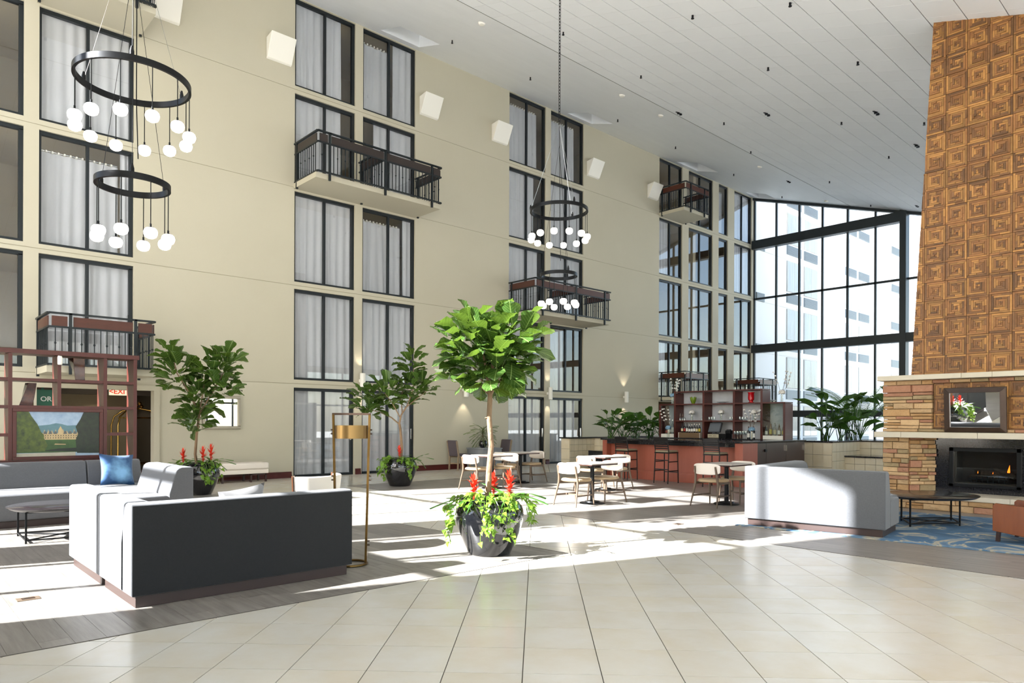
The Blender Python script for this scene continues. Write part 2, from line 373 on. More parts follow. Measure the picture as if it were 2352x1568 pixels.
# corridor behind the opening and the guest rooms behind the windows
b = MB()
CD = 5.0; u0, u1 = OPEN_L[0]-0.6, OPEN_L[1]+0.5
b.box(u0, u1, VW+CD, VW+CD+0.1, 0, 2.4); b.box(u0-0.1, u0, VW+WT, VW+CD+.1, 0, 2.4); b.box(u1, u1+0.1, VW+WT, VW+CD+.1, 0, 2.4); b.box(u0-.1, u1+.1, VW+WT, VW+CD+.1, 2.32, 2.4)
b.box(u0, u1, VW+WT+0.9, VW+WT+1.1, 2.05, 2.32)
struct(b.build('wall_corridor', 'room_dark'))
b = MB()
RD = 3.2
for s in range(5):
    zf, zt = (0 if s == 0 else BOT[s]), HED[s]+0.12
    for (a, c, d) in ((UMIN, 6.2, 0), (6.3, 13.7, 1), (13.8, 21.6, 2), (21.7, 26.9, 3), (27.0, UMAX, 4)):
        if s == 0 and d == 0: continue
        b.box(a, c, VW+RD, VW+RD+0.1, zf-0.05, zt); b.box(a, c, VW+WT, VW+RD+.1, zf-0.1, zf-0.01); b.box(a, c, VW+WT, VW+RD+.1, zt-0.02, zt+0.05)
        b.box(a-0.05, a+0.05, VW+WT, VW+RD+.1, zf-0.05, zt); b.box(c-0.05, c+0.05, VW+WT, VW+RD+.1, zf-0.05, zt)
b.box(UMIN, UMAX, VW+RD+.1, VW+RD+.3, -.1, 13)
struct(b.build('wall_guest_rooms', 'room_wall'))
# ---- guest room windows: frame, mullion and panes each; WCUR says what hangs behind (columns x floors, floor 1 first)
ORD = ['ground', 'second', 'third', 'fourth', 'fifth']
CNAME = ['above the wood shelf unit', 'above the corridor opening', 'beside the wall bench, bench-side column', 'beside the wall bench, chair-side column',
         'beside the grey wall chairs, chair-side column', 'beside the grey wall chairs, bar-side column', 'behind the back bar, first column', 'behind the back bar, second column', 'behind the back bar, narrow column', 'in the corner by the glass wall']
nwin = 0
curt_cache = {}
def curtain_mesh(w, h, seed, folds):
    r = random.Random(seed); n = int(folds*6); V = []; F = []; rows = 7
    ph = [r.uniform(-0.5, 0.5) for _ in range(int(folds)+2)]; am = [r.uniform(0.6, 1.25) for _ in range(int(folds)+2)]
    for j in range(rows):
        t = j/(rows-1)
        for i in range(n+1):
            x = i/n; k = int(x*folds); a = am[k]*(0.6+0.5*(1-t))
            xx = x*w+sin(x*folds*1.7+seed)*0.03*(1-t)*sin(pi*x)
            V.append((xx, 0.035*a*sin(2*pi*x*folds+ph[k]*(1-t)*2), t*h))
    F = [(j*(n+1)+i, j*(n+1)+i+1, (j+1)*(n+1)+i+1, (j+1)*(n+1)+i) for j in range(rows-1) for i in range(n)]
    m = MB(); m.add(V, F); me = m.mesh('curtain', 'curtain', True, 170); return me
SPECIAL = {  # (column, floor index): list of (start, end, top drop) of the curtain in the opening, 0..1
 (1, 2): [(0.0, 0.86, 0.33), (0.86, 1.0, 0.05)], (3, 2): [(0.0, 0.80, 0.27), (0.80, 1.0, 0.03)], (3, 4): [(0.0, 0.55, 0.28), (0.6, 1.0, 0.02)], (2, 3): [(0.0, 0.8, 0.0)], (3, 3): [(0.24, 1.0, 0.0)],
 (2, 4): [(0.0, 0.8, 0.0)], (4, 4): [(0.0, 0.88, 0.25)], (5, 4): [(0.0, 0.85, 0.22)], (4, 3): [(0.0, 0.75, 0.0)], (4, 2): [(0.0, 0.86, 0.03)], (5, 1): [(0.0, 0.48, 0.1)], (4, 1): [(0.0, 0.55, 0.03)],
 (0, 1): [], (0, 2): [], (0, 3): [], (0, 4): [], (6, 4): [], (7, 4): [], (6, 3): [(0.0, 0.5, 0.0)], (7, 3): [], (7, 2): [], (7, 1): [], (6, 2): [], (6, 1): [(0, 0.4, 0.0)], (8, 4): [(0.1, 0.9, 0.25)], (8, 3): [], (8, 2): [], (8, 1): [], (9, 4): [(0.0, 0.95, 0.05)], (9, 3): [(0.0, 1.0, 0.02)], (9, 2): [], (9, 1): [], (4, 0): [(0.0, 0.5, 0.02), (0.55, 0.95, 0.02)], (5, 0): [(0.0, 0.85, 0.02)]}
for ci, (a, c) in enumerate(COLS):
    for s in range(5):
        if s == 0 and (ci < 2 or ci > 5): continue
        nwin += 1; z0, z1 = BOT[s], HED[s]; w = c-a; h = z1-z0
        W = struct(thing('window_%d' % nwin, 'dark framed %s floor guest room window %s' % (ORD[s], CNAME[ci]), 'window', (a, VW+0.05, z0)))
        fw, fd = 0.06, 0.09
        f = MB(); f.box(0, w, 0, fd, 0, fw); f.box(0, w, 0, fd, h-fw*1.3, h); f.box(0, fw*0.8, 0, fd, fw, h-fw); f.box(w-fw*1.3, w, 0, fd, fw, h-fw)
        f.build('frame', 'dark_frame', W)
        mid = w*0.5 if w > 1 else None
        if mid: f = MB(); f.box(mid-0.03, mid+0.03, 0.01, fd-0.01, fw, h-fw*1.3); f.build('mullion', 'dark_frame', W)
        if s == 0 or (ci, s) in ((2, 3), (3, 3), (4, 2), (5, 2), (1, 1), (1, 4), (6, 4), (6, 1), (9, 1)):
            f = MB(); f.box(w-0.10, w-0.075, -0.03, 0.01, 0.95, 1.25); f.build('door_handle', 'chrome' if s == 0 else 'dark_frame', W)
        for (p, q) in ([(fw*0.8, mid-0.03), (mid+0.03, w-fw*1.3)] if mid else [(fw, w-fw)]):
            t = MB(); t.box(p, q, 0.05, 0.054, fw, h-fw*1.3); t.build('pane', 'window_glass', W)
        for n, (p, q, dz) in enumerate(SPECIAL.get((ci, s), [(0.0, 1.0, 0.01)])):
            me = curtain_mesh((q-p)*w-0.02, h-dz-0.03, ci*7+s*3+n, max(2, int((q-p)*w*5.0)))
            o = link('curtain', me, loc=(a+p*w+0.01, VW+0.17+(0.10 if dz > 0.2 else 0), z0+0.015))
            tag(o, 'pale grey pleated curtain behind the %s floor window %s' % (ORD[s], CNAME[ci]) if n == 0 else 'narrow second curtain behind the %s floor window %s' % (ORD[s], CNAME[ci]), 'curtain', 'guest room curtains')
            if dz > 0.2:
                t = MB(); t.box(-0.015, 0.015, -0.05, 0.05, 0, 0.04); hk = t.mesh('curtain_hook', 'white_paint')
                for x in range(int((q-p)*w/0.11)): link('curtain_hook', hk, o, loc=(0.04+x*0.11, 0, h-dz-0.04))
                t = MB(); t.tube([(0, 0.02, h-dz+0.0), ((q-p)*w-0.02, 0.02, h-dz+0.0)], 0.012, 6); t.build('rod', 'chrome', o)
# ---- ceiling: plaster strip with recesses, tile field
b = MB(); SV = 12.47
def cz(v, d=0): return zceil(v)+d
REC = [(10.45, 11.75), (18.05, 19.35), (24.75, 26.3), (30.4, 31.6)]; RV0, RV1, RDEP = 15.75, 16.75, 0.35
def cquad(u0, u1, v0, v1, d=0.0, th=0.06):
    return ([(u0, v0, cz(v0, d)), (u1, v0, cz(v0, d)), (u1, v1, cz(v1, d)), (u0, v1, cz(v1, d))], [(u0, v0, cz(v0, d+th)), (u1, v0, cz(v0, d+th)), (u1, v1, cz(v1, d+th)), (u0, v1, cz(v1, d+th))])
xs = [UMIN]+[x for r in REC for x in r]+[UMAX]
for k in range(0, len(xs), 2): b.hexa(*cquad(xs[k], xs[k+1], SV, VW+0.3))
for r in REC:
    b.hexa(*cquad(r[0], r[1], SV, RV0)); b.hexa(*cquad(r[0], r[1], RV1, VW+0.3)); b.hexa(*cquad(r[0], r[1], RV0, RV1, RDEP))
    b.hexa(*cquad(r[0]-0.05, r[0], RV0, RV1, 0.06, RDEP)); b.hexa(*cquad(r[1], r[1]+0.05, RV0, RV1, 0.06, RDEP)); b.hexa(*cquad(r[0], r[1], RV0-0.05, RV0, 0.06, RDEP)); b.hexa(*cquad(r[0], r[1], RV1, RV1+0.05, 0.06, RDEP))
ceiling = struct(b.build('ceiling', 'plaster'))
b = MB(); b.hexa(*cquad(UMIN, UMAX, VMIN, SV, 0.012, 0.05)); b.build('tile_grid', 'grid', ceiling)
b = MB(); b.hexa(*cquad(UMIN, UMAX, SV-0.012, SV+0.004, -0.006, 0.03)); b.build('edge_strip', 'grid', ceiling)
b = MB(); b.hexa(*cquad(UMIN-0.4, UMAX+0.4, VMIN-0.4, VW+0.4, 0.45, 0.05)); b.build('roof_deck', 'room_dark', ceiling)
tilt = math.atan(CSL); TVv = 0.571; TU = 0.598
t = MB(); hv = TVv/cos(tilt)/2-0.009; t.box(-TU/2+0.004, TU/2-0.004, -hv, hv, 0, 0.015); tme = t.mesh('ceiling_tile', 'ceiling_tile')
cand = []
for i in range(-24, 33):
    for j in range(-5, 31):
        u0 = 12.592+i*TU; v0 = 10.261-j*TVv
        if u0 < UMIN or v0-TVv < VMIN: continue
        u1, v1 = u0+TU, v0-TVv
        if u0 >= UMAX or v1 >= SV: continue
        c = ((u0+u1)/2, (v0+v1)/2); p = proj((c[0], c[1], cz(c[1]))); vis = p and -60 < p[0] < 2420 and p[1] > -80
        cand.append((1/p[2]**2*abs(cz(c[1])-HC)/p[2] if vis else 0, u0, u1, v0, v1, c))
cand.sort(key=lambda t: -t[0]); rest = MB()
for k, (a, u0, u1, v0, v1, c) in enumerate(cand):
    if k < 300 and a > 0 and u1 <= UMAX and v0 <= SV: link('ceiling_tile', tme, ceiling, loc=(c[0], c[1], cz(c[1])), rot=(tilt, 0, 0))
    else:
        u1 = min(u1, UMAX); v0 = min(v0, SV); rest.hexa(*cquad(u0+0.004, u1-0.004, v1+0.005, v0-0.005, 0, 0.015))
tag(rest.build('ceiling_tile_field', 'ceiling_tile', ceiling), kind='stuff')
# ---- glass end wall
GW = struct(thing('wall_far', 'tall dark framed glass end wall beyond the bar', 'wall', (UMAX, 0, 0)))
MU = [17.06, 15.95, 14.83, 13.76, 12.65, 11.49]; COLV = (10.45, 10.20)
MUR = [9.0, 7.8, 6.6, 5.4, 4.2, 3.0, 1.8, 0.6, -0.6, -1.8, -3.0, -4.2, -5.4, -6.6]
HZ = [0.0, 2.30, 4.86, 7.49, 9.88]
def m_bar(name, v0, v1, z0, z1, d0, d1): t = MB(); t.box(d0, d1, v0, v1, z0, z1); return t.build(name, 'steel_frame', GW)
for v in MU+MUR: t = MB(); t.hexa([(0, v-.04, 0), (.1, v-.04, 0), (.1, v+.04, 0), (0, v+.04, 0)], [(0, v-.04, cz(v-.04)), (.1, v-.04, cz(v-.04)), (.1, v+.04, cz(v+.04)), (0, v+.04, cz(v+.04))]); t.build('mullion', 'steel_frame', GW)
for (z0, z1, d) in ((0.0, 0.25, 0.0), (1.75, 2.05, -0.12), (4.86, 5.23, -0.22), (9.88, 10.29, -0.22)): m_bar('beam', COLV[0] if z0 > 9 else VMIN, VW, z0, z1, d, 0.12)
m_bar('rail', VMIN, VW, 7.45, 7.54, 0, 0.1)
t = MB(); c = COLV; t.hexa([(-.25, c[1], 0), (.15, c[1], 0), (.15, c[0], 0), (-.25, c[0], 0)], [(-.25, c[1], cz(c[1])), (.15, c[1], cz(c[1])), (.15, c[0], cz(c[0])), (-.25, c[0], cz(c[0]))]); t.build('column', 'steel_frame', GW)
t = MB(); t.hexa([(-.12, VMIN, cz(VMIN)-.12), (.1, VMIN, cz(VMIN)-.12), (.1, VW, cz(VW)-.12), (-.12, VW, cz(VW)-.12)], [(-.12, VMIN, cz(VMIN)), (.1, VMIN, cz(VMIN)), (.1, VW, cz(VW)), (-.12, VW, cz(VW))]); t.build('head_rail', 'steel_frame', GW)
vs = [VW]+MU[1:]+[COLV[0]-0.1]+MUR+[VMIN]
for k in range(len(vs)-1):
    a, c = vs[k+1]+0.03, vs[k]-0.03
    for z in range(5):
        z0 = [0.2, 2.0, 5.2, 7.5, 10.25][z]; z1 = [1.8, 4.9, 7.5, 9.9, 99][z]
        if z0 > cz(a)-0.1: continue
        t = MB(); za, zc = min(z1, cz(a)), min(z1, cz(c)); t.hexa([(.05, a, z0), (.056, a, z0), (.056, c, z0), (.05, c, z0)], [(.05, a, za), (.056, a, za), (.056, c, zc), (.05, c, zc)]); t.build('pane', 'wall_glass', GW)
# ---- opposite end wall behind the camera: glazed, with solid piers; low side wall
EW = struct(thing('wall_near', 'glazed end wall with solid piers, one added to block light, behind the seating', 'wall', (UMIN, 0, 0)))
PIER = [(1.0, 7.25), (9.85, 11.0), (15.9, 17.09)]  # unseen: last pier added to dim the guest wall, first sized for floor light
for a, c in PIER: t = MB(); t.box(-0.3, 0.1, a, c, 0, 12.3); t.build('pier', 'wall', EW)
k = VMIN
def solid(v): return any(a-0.01 <= v <= c+0.01 for a, c in PIER)
v = VMIN
while v < VW:
    if not solid(v): t = MB(); t.box(-0.06, 0.04, v-0.035, v+0.035, 0, cz(v)); t.build('mullion', 'steel_frame', EW)
    v += 1.28
for z in (0.0, 2.5, 5.0, 7.5, 10.0): 
    t = MB(); a = VMIN if z < 5.2 else (VW-(ZC0-z)/CSL+0.1 if z > 5.5 else VMIN); t.box(-0.06, 0.04, max(a, VMIN), VW, z, z+0.12); t.build('rail', 'steel_frame', EW)
WR = struct(thing('wall_right', 'unseen low side wall beyond the fireplace, glazing added for fill light', 'wall', (0, VMIN, 0)))  # glazing added on the unseen side to even out the daylight
t = MB(); t.box(UMIN, UMAX, -0.2, 0, 0, 0.4); t.build('sill_wall', 'wall', WR); t = MB(); t.box(UMIN, UMAX, -0.2, 0, 4.6, cz(VMIN)+0.3); t.build('head_wall', 'wall', WR)
for k in range(25): t = MB(); t.box(UMIN+k*1.458-0.04, UMIN+k*1.458+0.04, -0.12, -0.02, 0.4, 4.6); t.build('mullion', 'steel_frame', WR)
t = MB(); t.box(UMIN, UMAX, -0.1, -0.04, 2.45, 2.55); t.build('rail', 'steel_frame', WR)
# ground outside
mat('paving', 'e6e3dc', 0.9, var=('dad6cd', 0.6, 1.4), obj=False)
t = MB(); t.box(-80, UMIN-0.3, -60, 70, -0.4, -0.05); t.box(UMAX+0.3, 140, -60, 70, -0.4, -0.05); t.box(UMIN-.3, UMAX+.3, -60, VMIN-.25, -0.4, -0.05); struct(t.build('floor_outside', 'paving'))
# ---------------------------------------------------------------- balconies
mat('rail_wood_dark', '2e2522', 0.4); mat('rail_wood_brown', '4a2a22', 0.35)
def balcony(u0, u1, s, label, parts=2, mid=None, wood='rail_wood'):
    D = 1.27; z = BOT[s]; L = u1-u0
    B = thing('balcony', label, 'balcony', (u0, VW, z-0.02), 0, 'balconies on the guest room wall')
    t = MB(); t.box(-0.02, L+0.02, -D+0.06, -0.002, -0.13, 0.0); t.build('slab', 'wall', B)
    bal = MB(); bal.box(-0.008, 0.008, -0.008, 0.008, 0, 0.70); bme = bal.mesh('baluster', 'rail_metal')
    kn = MB(); kn.box(-0.008, 0.008, -0.008, 0.008, 0, 0.70); kn.lathe([(0.006, -0.03), (0.02, -0.008), (0.02, 0.008), (0.006, 0.03)], 8, (0, 0, 0.40)); kme = kn.mesh('knobbed_baluster', 'rail_metal')
    def side(p, q, posts):
        p, q = Vector(p), Vector(q); n = (q-p); ln = n.length; n.normalize()
        for z0, w in ((0.0, 0.045), (0.72, 0.035), (0.985, 0.06)): t = MB(); t.bar(p+Vector((0, 0, z0+0.02)), q+Vector((0, 0, z0+0.02)), w, 0.035); t.build('rail', 'rail_metal', B)
        cuts = [0.0]+posts+[ln]
        for a, c in zip(cuts[:-1], cuts[1:]):
            t = MB(); t.bar(p+n*(a+0.05)+Vector((0, 0, 0.855)), p+n*(c-0.05)+Vector((0, 0, 0.855)), 0.022, 0.19); t.build('wood_panel', wood, B)
        k = int(ln/0.105)
        for i in range(1, k):
            pos = p+n*(ln*i/k); link('baluster', kme if i % 2 else bme, B, loc=(pos.x, pos.y, 0.03))
        for a in posts: pos = p+n*a; t = MB(); t.box(pos.x-0.025, pos.x+0.025, pos.y-0.03, pos.y+0.02, -0.17, 1.02); t.build('post', 'rail_metal', B)
    side((0, -0.02, 0), (0, -D, 0), [0.12])
    side((0, -D, 0), (L, -D, 0), [x for x in ([0.32, L*0.5+0.05, L-0.32] if L > 2.5 else [0.36, L-0.36])])
    side((L, -D, 0), (L, -0.02, 0), [D-0.14])
    if mid: side((mid, -0.02, 0), (mid, -D, 0), [0.12])
    return B
balcony(2.55, 4.42, 1, 'balcony with red wood rail panels above the corridor opening')
balcony(2.55, 4.42, 4, 'top floor balcony above the corridor opening, under the ceiling')
balcony(8.10, 11.86, 3, 'long double balcony with dark rail panels on the fourth floor', mid=1.88, wood='rail_wood_dark')
balcony(15.61, 19.33, 2, 'long double balcony with brown rail panels on the third floor', mid=1.86, wood='rail_wood_brown')
balcony(24.0, 25.72, 4, 'single balcony with red wood rail under the ceiling')
balcony(24.02, 25.70, 1, 'single balcony just behind the back bar shelves')
balcony(30.0, 31.62, 1, 'single second floor balcony in the corner by the glass wall')
# ---------------------------------------------------------------- wedge uplights, sconces, mirror on the guest wall
UPN = ['between the fifth floor left balcony and the first window pair', 'beside the fourth floor double balcony, window side', 'right beside the fifth floor windows of the first pair', 'left of the third window pair under the ceiling', 'right beside the second double balcony windows', 'beside the single top balcony']
for (u, lab) in ((4.62, 'cream wedge uplight close beside the top floor corner balcony'), (7.34, 'cream wedge uplight near the bench-side window column'), (12.0, 'cream wedge uplight just past the chair-side window of the bench pair'),
                 (14.83, 'cream wedge uplight just before the window pair above the grey wall chairs'), (19.48, 'cream wedge uplight just past the window pair above the grey wall chairs'), (23.18, 'cream wedge uplight touching the single top balcony')):
    t = MB(); w, z0, z1 = 0.65, 10.55, 11.09
    t.hexa([(0, 0, z0), (w, 0, z0), (w, -0.07, z0+0.03), (0, -0.07, z0+0.03)], [(0, 0, z1), (w, 0, z1), (w, -0.34, z1+0.04), (0, -0.34, z1+0.04)])
    o = t.build('wedge_uplight', 'white_paint', loc=(u, VW-0.002, 0), bevel=0.012); tag(o, lab, 'uplight', 'wedge uplights high on the guest wall')
for (u, z, lab) in ((10.04, 2.36, 'white cylinder wall sconce between the bench-side sliding doors'), (17.46, 2.24, 'white cylinder wall sconce between the sliding doors near the bar'), (21.7, 2.23, 'white cylinder wall sconce above the broad leaved planter plants'), (13.7, 2.23, 'white cylinder wall sconce above the grey wall chairs')):
    S = thing('wall_sconce', lab, 'sconce', (u, VW, z), 0, 'up and down wall sconces')
    t = MB(); t.lathe([(0.0, 0.0), (0.06, 0.0), (0.075, 0.012), (0.075, 0.42), (0.06, 0.43), (0.0, 0.43)], 20, (0, -0.15, 0)); t.build('cylinder_body', 'white_paint', S, True)
    t = MB(); t.box(-0.03, 0.03, -0.09, 0, 0.18, 0.26); t.build('bracket', 'white_paint', S)
    for dz, lx in ((0.45, 0.0), (-0.02, pi)):
        li = bpy.data.lights.new('sconce_light', 'SPOT'); li.energy = 14; li.spot_size = radians(70); li.color = (1, 0.86, 0.68); li.shadow_soft_size = 0.05
        lo = bpy.data.objects.new('sconce_light', li); COL.objects.link(lo); lo.parent = S; lo.location = (0, -0.15, dz); lo.rotation_euler = (pi-0.0 if dz > 0.1 else 0, 0, 0)
M = thing('wall_mirror', 'silver framed mirror on the wall behind the potted tree by the bench', 'mirror', (5.82, VW-0.002, 1.26))
t = MB(); w, h, f = 0.9, 0.80, 0.07
for a in ((0, w, 0, f), (0, w, h-f, h), (0, f, f, h-f), (w-f, w, f, h-f)): t.box(a[0], a[1], -0.05, 0, a[2], a[3])
mat('silver_frame', '9c9484', 0.35, metal=0.7); t.build('frame', 'silver_frame', M, bevel=0.01)
t = MB(); t.box(f, w-f, -0.02, -0.01, f, h-f); t.build('mirror_pane', 'mirror_glass', M)
# ---------------------------------------------------------------- chandeliers
def chandelier(cx, cyy, z1, z2, R1, R2, top, label, hook):
    C = thing('ring_chandelier', label, 'chandelier', (cx, cyy, 0), 0, 'two tier ring chandeliers')
    for R, z, n, drop, off, nm in ((R1, z1, 12, 0.52, 0.13, 'upper_ring'), (R2, z2, 8, 0.55, 0.3, 'lower_ring')):
        t = MB(); N = 72; w, hh = 0.015, 0.032
        vs = []
        for k in range(N):
            a = 2*pi*k/N
            for r, zz in ((R-w, z-hh), (R+w, z-hh), (R+w, z+hh), (R-w, z+hh)): vs.append((r*cos(a), r*sin(a), zz))
        t.add(vs, [(4*k+j, 4*((k+1) % N)+j, 4*((k+1) % N)+(j+1) % 4, 4*k+(j+1) % 4) for k in range(N) for j in range(4)])
        ring = t.build(nm, 'black_metal', C, True)
        gm = MB(); r0 = 0.098
        gm.lathe([(r*0.70, z*0.70) for r, z in [(0.0, -0.088), (0.045, -0.082), (0.08, -0.06), (0.097, -0.02), (0.1, 0.015), (0.09, 0.05), (0.065, 0.075), (0.0, 0.08)]], 20); gme = gm.mesh('glass_globe', 'globe', True, 80)
        cm = MB(); cm.lathe([(0.04, 0.052), (0.036, 0.060), (0.01, 0.062), (0.01, 0.10), (0.0, 0.10)], 16); cme = cm.mesh('cap', 'black_metal', True)
        for k in range(n):
            a = 2*pi*(k+off)/n; x, y = R*cos(a), R*sin(a); dz = z-hh-drop-(0.0 if k % 2 else 0.06)*0
            t = MB(); t.tube([(x, y, z-hh), (x, y, dz+0.1)], 0.005, 6); t.build('stem', 'black_metal', C)
            gl = link('glass_globe', gme, C, loc=(x, y, dz)); link('cap', cme, gl)
        for k in range(3):
            a = 2*pi*(k+0.12)/3; x, y = R*cos(a), R*sin(a)
            t = MB(); t.tube([(x, y, z+hh), (0, 0, hook if nm == 'upper_ring' else z1+1.3)], 0.0028, 5); t.build('suspension_wire', 'chrome' if nm == 'upper_ring' else 'black_metal', C)
            t = MB(); t.lathe([(0.0, 0), (0.022, 0.0), (0.022, 0.04), (0.01, 0.09), (0.0, 0.09)], 8, (x, y, z+hh)); t.build('ring_hook', 'black_metal', C)
    # chain to the ceiling
    t = MB(); zz = hook; k = 0
    while zz < top:
        a = (0.016, 0) if k % 2 else (0, 0.016)
        t.tube([(a[0], a[1], zz), (a[0]*1.2, a[1]*1.2, zz+0.04), (a[0], a[1], zz+0.075), (-a[0], -a[1], zz+0.075), (-a[0]*1.2, -a[1]*1.2, zz+0.04), (-a[0], -a[1], zz), (a[0], a[1], zz)], 0.006, 5, caps=False); zz += 0.062; k += 1
    t.build('chain', 'black_metal', C)
    t = MB(); t.lathe([(0.0, -0.05), (0.07, -0.04), (0.09, 0.0), (0.09, 0.06)], 16, (0, 0, top)); t.build('ceiling_canopy', 'black_metal', C, True)
    t = MB(); t.tube([(0.02, 0.02, hook), (0.035, 0.015, hook-1.0), (0.03, 0.0, z1-0.2), (0.05, 0.0, z2+0.3)], 0.006, 5); t.build('power_cord', 'black_metal', C)
chandelier(2.15, 8.5, 5.19, 4.05, 0.566, 0.362, zceil(8.5), 'two tier black ring chandelier with white globes above the television shelf seating', 6.95)
chandelier(10.18, 9.66, 5.69, 4.40, 0.567, 0.358, zceil(9.66), 'two tier black ring chandelier with white globes in front of the third floor balcony', 7.42)
# ---------------------------------------------------------------- ceiling fittings
def on_ceiling(x, y):
    r = (x-1176)/FPX; d = Vector((CA+SA*r, SA-CA*r, -(y-HOR)/FPX)); n = Vector((0, -CSL, 1)); p0 = Vector((0, VW, ZC0))
    return Vector((0, 0, HC))+d*((p0-Vector((0, 0, HC))).dot(n)/d.dot(n))
mat('sprinkler', '26262a', 0.4, metal=0.7)
t = MB(); t.lathe([(0.045, 0.03), (0.045, 0.018), (0.014, 0.014), (0.012, -0.07), (0.03, -0.075), (0.03, -0.085), (0.0, -0.085)], 12); t.box(-0.004, 0.004, -0.022, 0.022, -0.06, 0.0); sme = t.mesh('sprinkler', 'sprinkler', True)
sp = [(1587, 33), (1290, 73), (1469, 172), (1215, 177), (1761, 152), (1967, 138), (1035, 93), (1416, 273), (1549, 335), (1660, 279), (1930, 277), (2120, 277), (1722, 345), (1683, 397), (1903, 413), (2039, 355), (1794, 448), (1998, 467), (1811, 3)]
for k, (x, y) in enumerate(sp):
    p = on_ceiling(x, y); low = p.y < 12.47
    tag(link('sprinkler', sme, loc=p+Vector((0, 0, 0.012 if low else 0))), 'small dark fire sprinkler head hanging from the ceiling tiles' if low else 'small dark fire sprinkler head hanging from the plaster ceiling strip', 'sprinkler', 'sprinklers in the tile field' if low else 'sprinklers in the plaster strip')
t = MB(); t.lathe([(0.09, 0.03), (0.09, -0.015), (0.065, -0.045), (0.0, -0.05)], 16); dme = t.mesh('smoke_detector', 'white_paint', True)
for (x, y) in ((1103, 53), (1426, 217), (1515, 263), (1743, 380), (1896, 458)):
    tag(link('smoke_detector', dme, loc=on_ceiling(x, y)), 'round white smoke detector on the plaster ceiling strip', 'detector', 'smoke detectors')
t = MB(); t.lathe([(0.0, 0.0), (0.035, 0.0), (0.045, -0.05), (0.03, -0.055), (0, -0.055)], 12, (-0.06, 0, 0)); t.lathe([(0.0, 0.0), (0.035, 0.0), (0.045, -0.05), (0.03, -0.055), (0, -0.055)], 12, (0.06, 0, 0)); t.box(-0.14, 0.14, -0.05, 0.05, -0.01, 0.02); fme = t.mesh('twin_downlight', ['sprinkler'], True)
for (x, y) in ((1558, 258), (1760, 259), (2011, 255), (2104, 330), (1810, 414), (2105, 469)):
    tag(link('twin_downlight', fme, loc=on_ceiling(x, y)+Vector((0, 0, 0.008))), 'small twin spot fitting flush in the ceiling tiles', 'downlight', 'twin ceiling spots')
# ---------------------------------------------------------------- hotel wing seen through the glass wall
mat('wing_wall', 'f4f2ee', 0.9); mat('wing_pane', 'b9c2cc', 0.08, spec=0.8); mat('wing_curtain', 'd9d6d2', 0.9, var=('a9a49e', 6, 1.8), vscale=(1, 1, 0.1)); mat('vent', '8f979c', 0.5, metal=0.3)
HB = thing('hotel_wing', 'white hotel wing with stacked windows and vents outside the glass wall', 'building', (0, VW, 0))
t = MB(); t.box(UMAX+0.35, 62, 0.06, 3.0, 0, 16); t.build('facade', 'wing_wall', HB)
vz = MB(); vz.box(0, 1.62, -0.02, 0.05, 0, 0.5)
for k in range(9): vz.box(0.02, 1.60, -0.05, -0.02, 0.02+k*0.054, 0.045+k*0.054)
vme = vz.mesh('vent', 'vent')
vs_ = MB(); vs_.box(0, 0.8, -0.02, 0.05, 0, 0.42)
for k in range(8): vs_.box(0.02, 0.78, -0.05, -0.02, 0.02+k*0.05, 0.04+k*0.05)
vsm = vs_.mesh('small_vent', 'vent')
wz = MB(); wz.box(0, 1.62, 0.0, 0.05, 0, 1.62); wme = wz.mesh('window', 'wing_curtain')
pz = MB(); pz.box(0.03, 0.79, -0.02, 0.0, 0.03, 1.59); pz.box(0.83, 1.59, -0.02, 0.0, 0.03, 1.59); pme = pz.mesh('pane', 'window_glass')
for (u, n) in ((35.35, 2), (42.8, 2), (50.3, 1)):
    for s in range(6):
        z = -0.02+2.53*s
        for k in range(n):
            w_ = link('window', wme, HB, loc=(u+k*2.0, 0.02, z+0.78)); link('pane', pme, w_); link('vent', vme, HB, loc=(u+k*2.0, 0.04, z+0.2))
for s in range(1, 5): link('small_vent', vsm, HB, loc=(32.15, 0.04, -0.1+2.53*s))
for s in range(1, 6): t = MB(); t.box(UMAX+0.35, 62, 0.03, 0.06, 2.53*s-0.10, 2.53*s-0.085); t.build('facade_joint', 'paving', HB)
# ---------------------------------------------------------------- fireplace with stone body and wood block chimney
FP = thing('fireplace', 'stone fireplace with cream mantels and a tall wood block chimney', 'fireplace', (0, 0, 0))
FC, FU, FG = 3.25, 13.5, 13.85
SN = ['stone_light', 'stone_tan', 'stone_red', 'stone_grey', 'stone_light', 'stone_tan', 'stone_light']
t = MB()
t.box(FU+0.06, 15.2, 1.82, 4.68, 1.30, 2.3); t.box(FU+0.06, 15.2, 4.28, 4.68, 0, 1.3); t.box(FU+0.06, 15.2, 1.82, 2.22, 0, 1.3); t.box(FG+0.12, 15.2, 2.2, 4.3, 0, 0.45); t.box(FG+0.12, 15.2, 2.2, 4.3, 1.02, 1.3)
t.box(FG+0.12, 15.2, 3.85, 4.3, 0, 1.3); t.box(FG+0.12, 15.2, 2.2, 2.65, 0, 1.3)
t.box(13.25, FG+0.15, 1.85, 4.62, 0.0, 0.2); t.build('core', 'mortar', FP)
t = MB(); t.hexa([(FU+.06, 4.30, 0), (FG+.15, 4.0, 0), (FG+.3, 4.3, 0), (FU+.2, 4.4, 0)], [(FU+.06, 4.30, 1.25), (FG+.15, 4.0, 1.25), (FG+.3, 4.3, 1.25), (FU+.2, 4.4, 1.25)]); t.build('jamb_core', 'mortar', FP)
sr = random.Random(5)
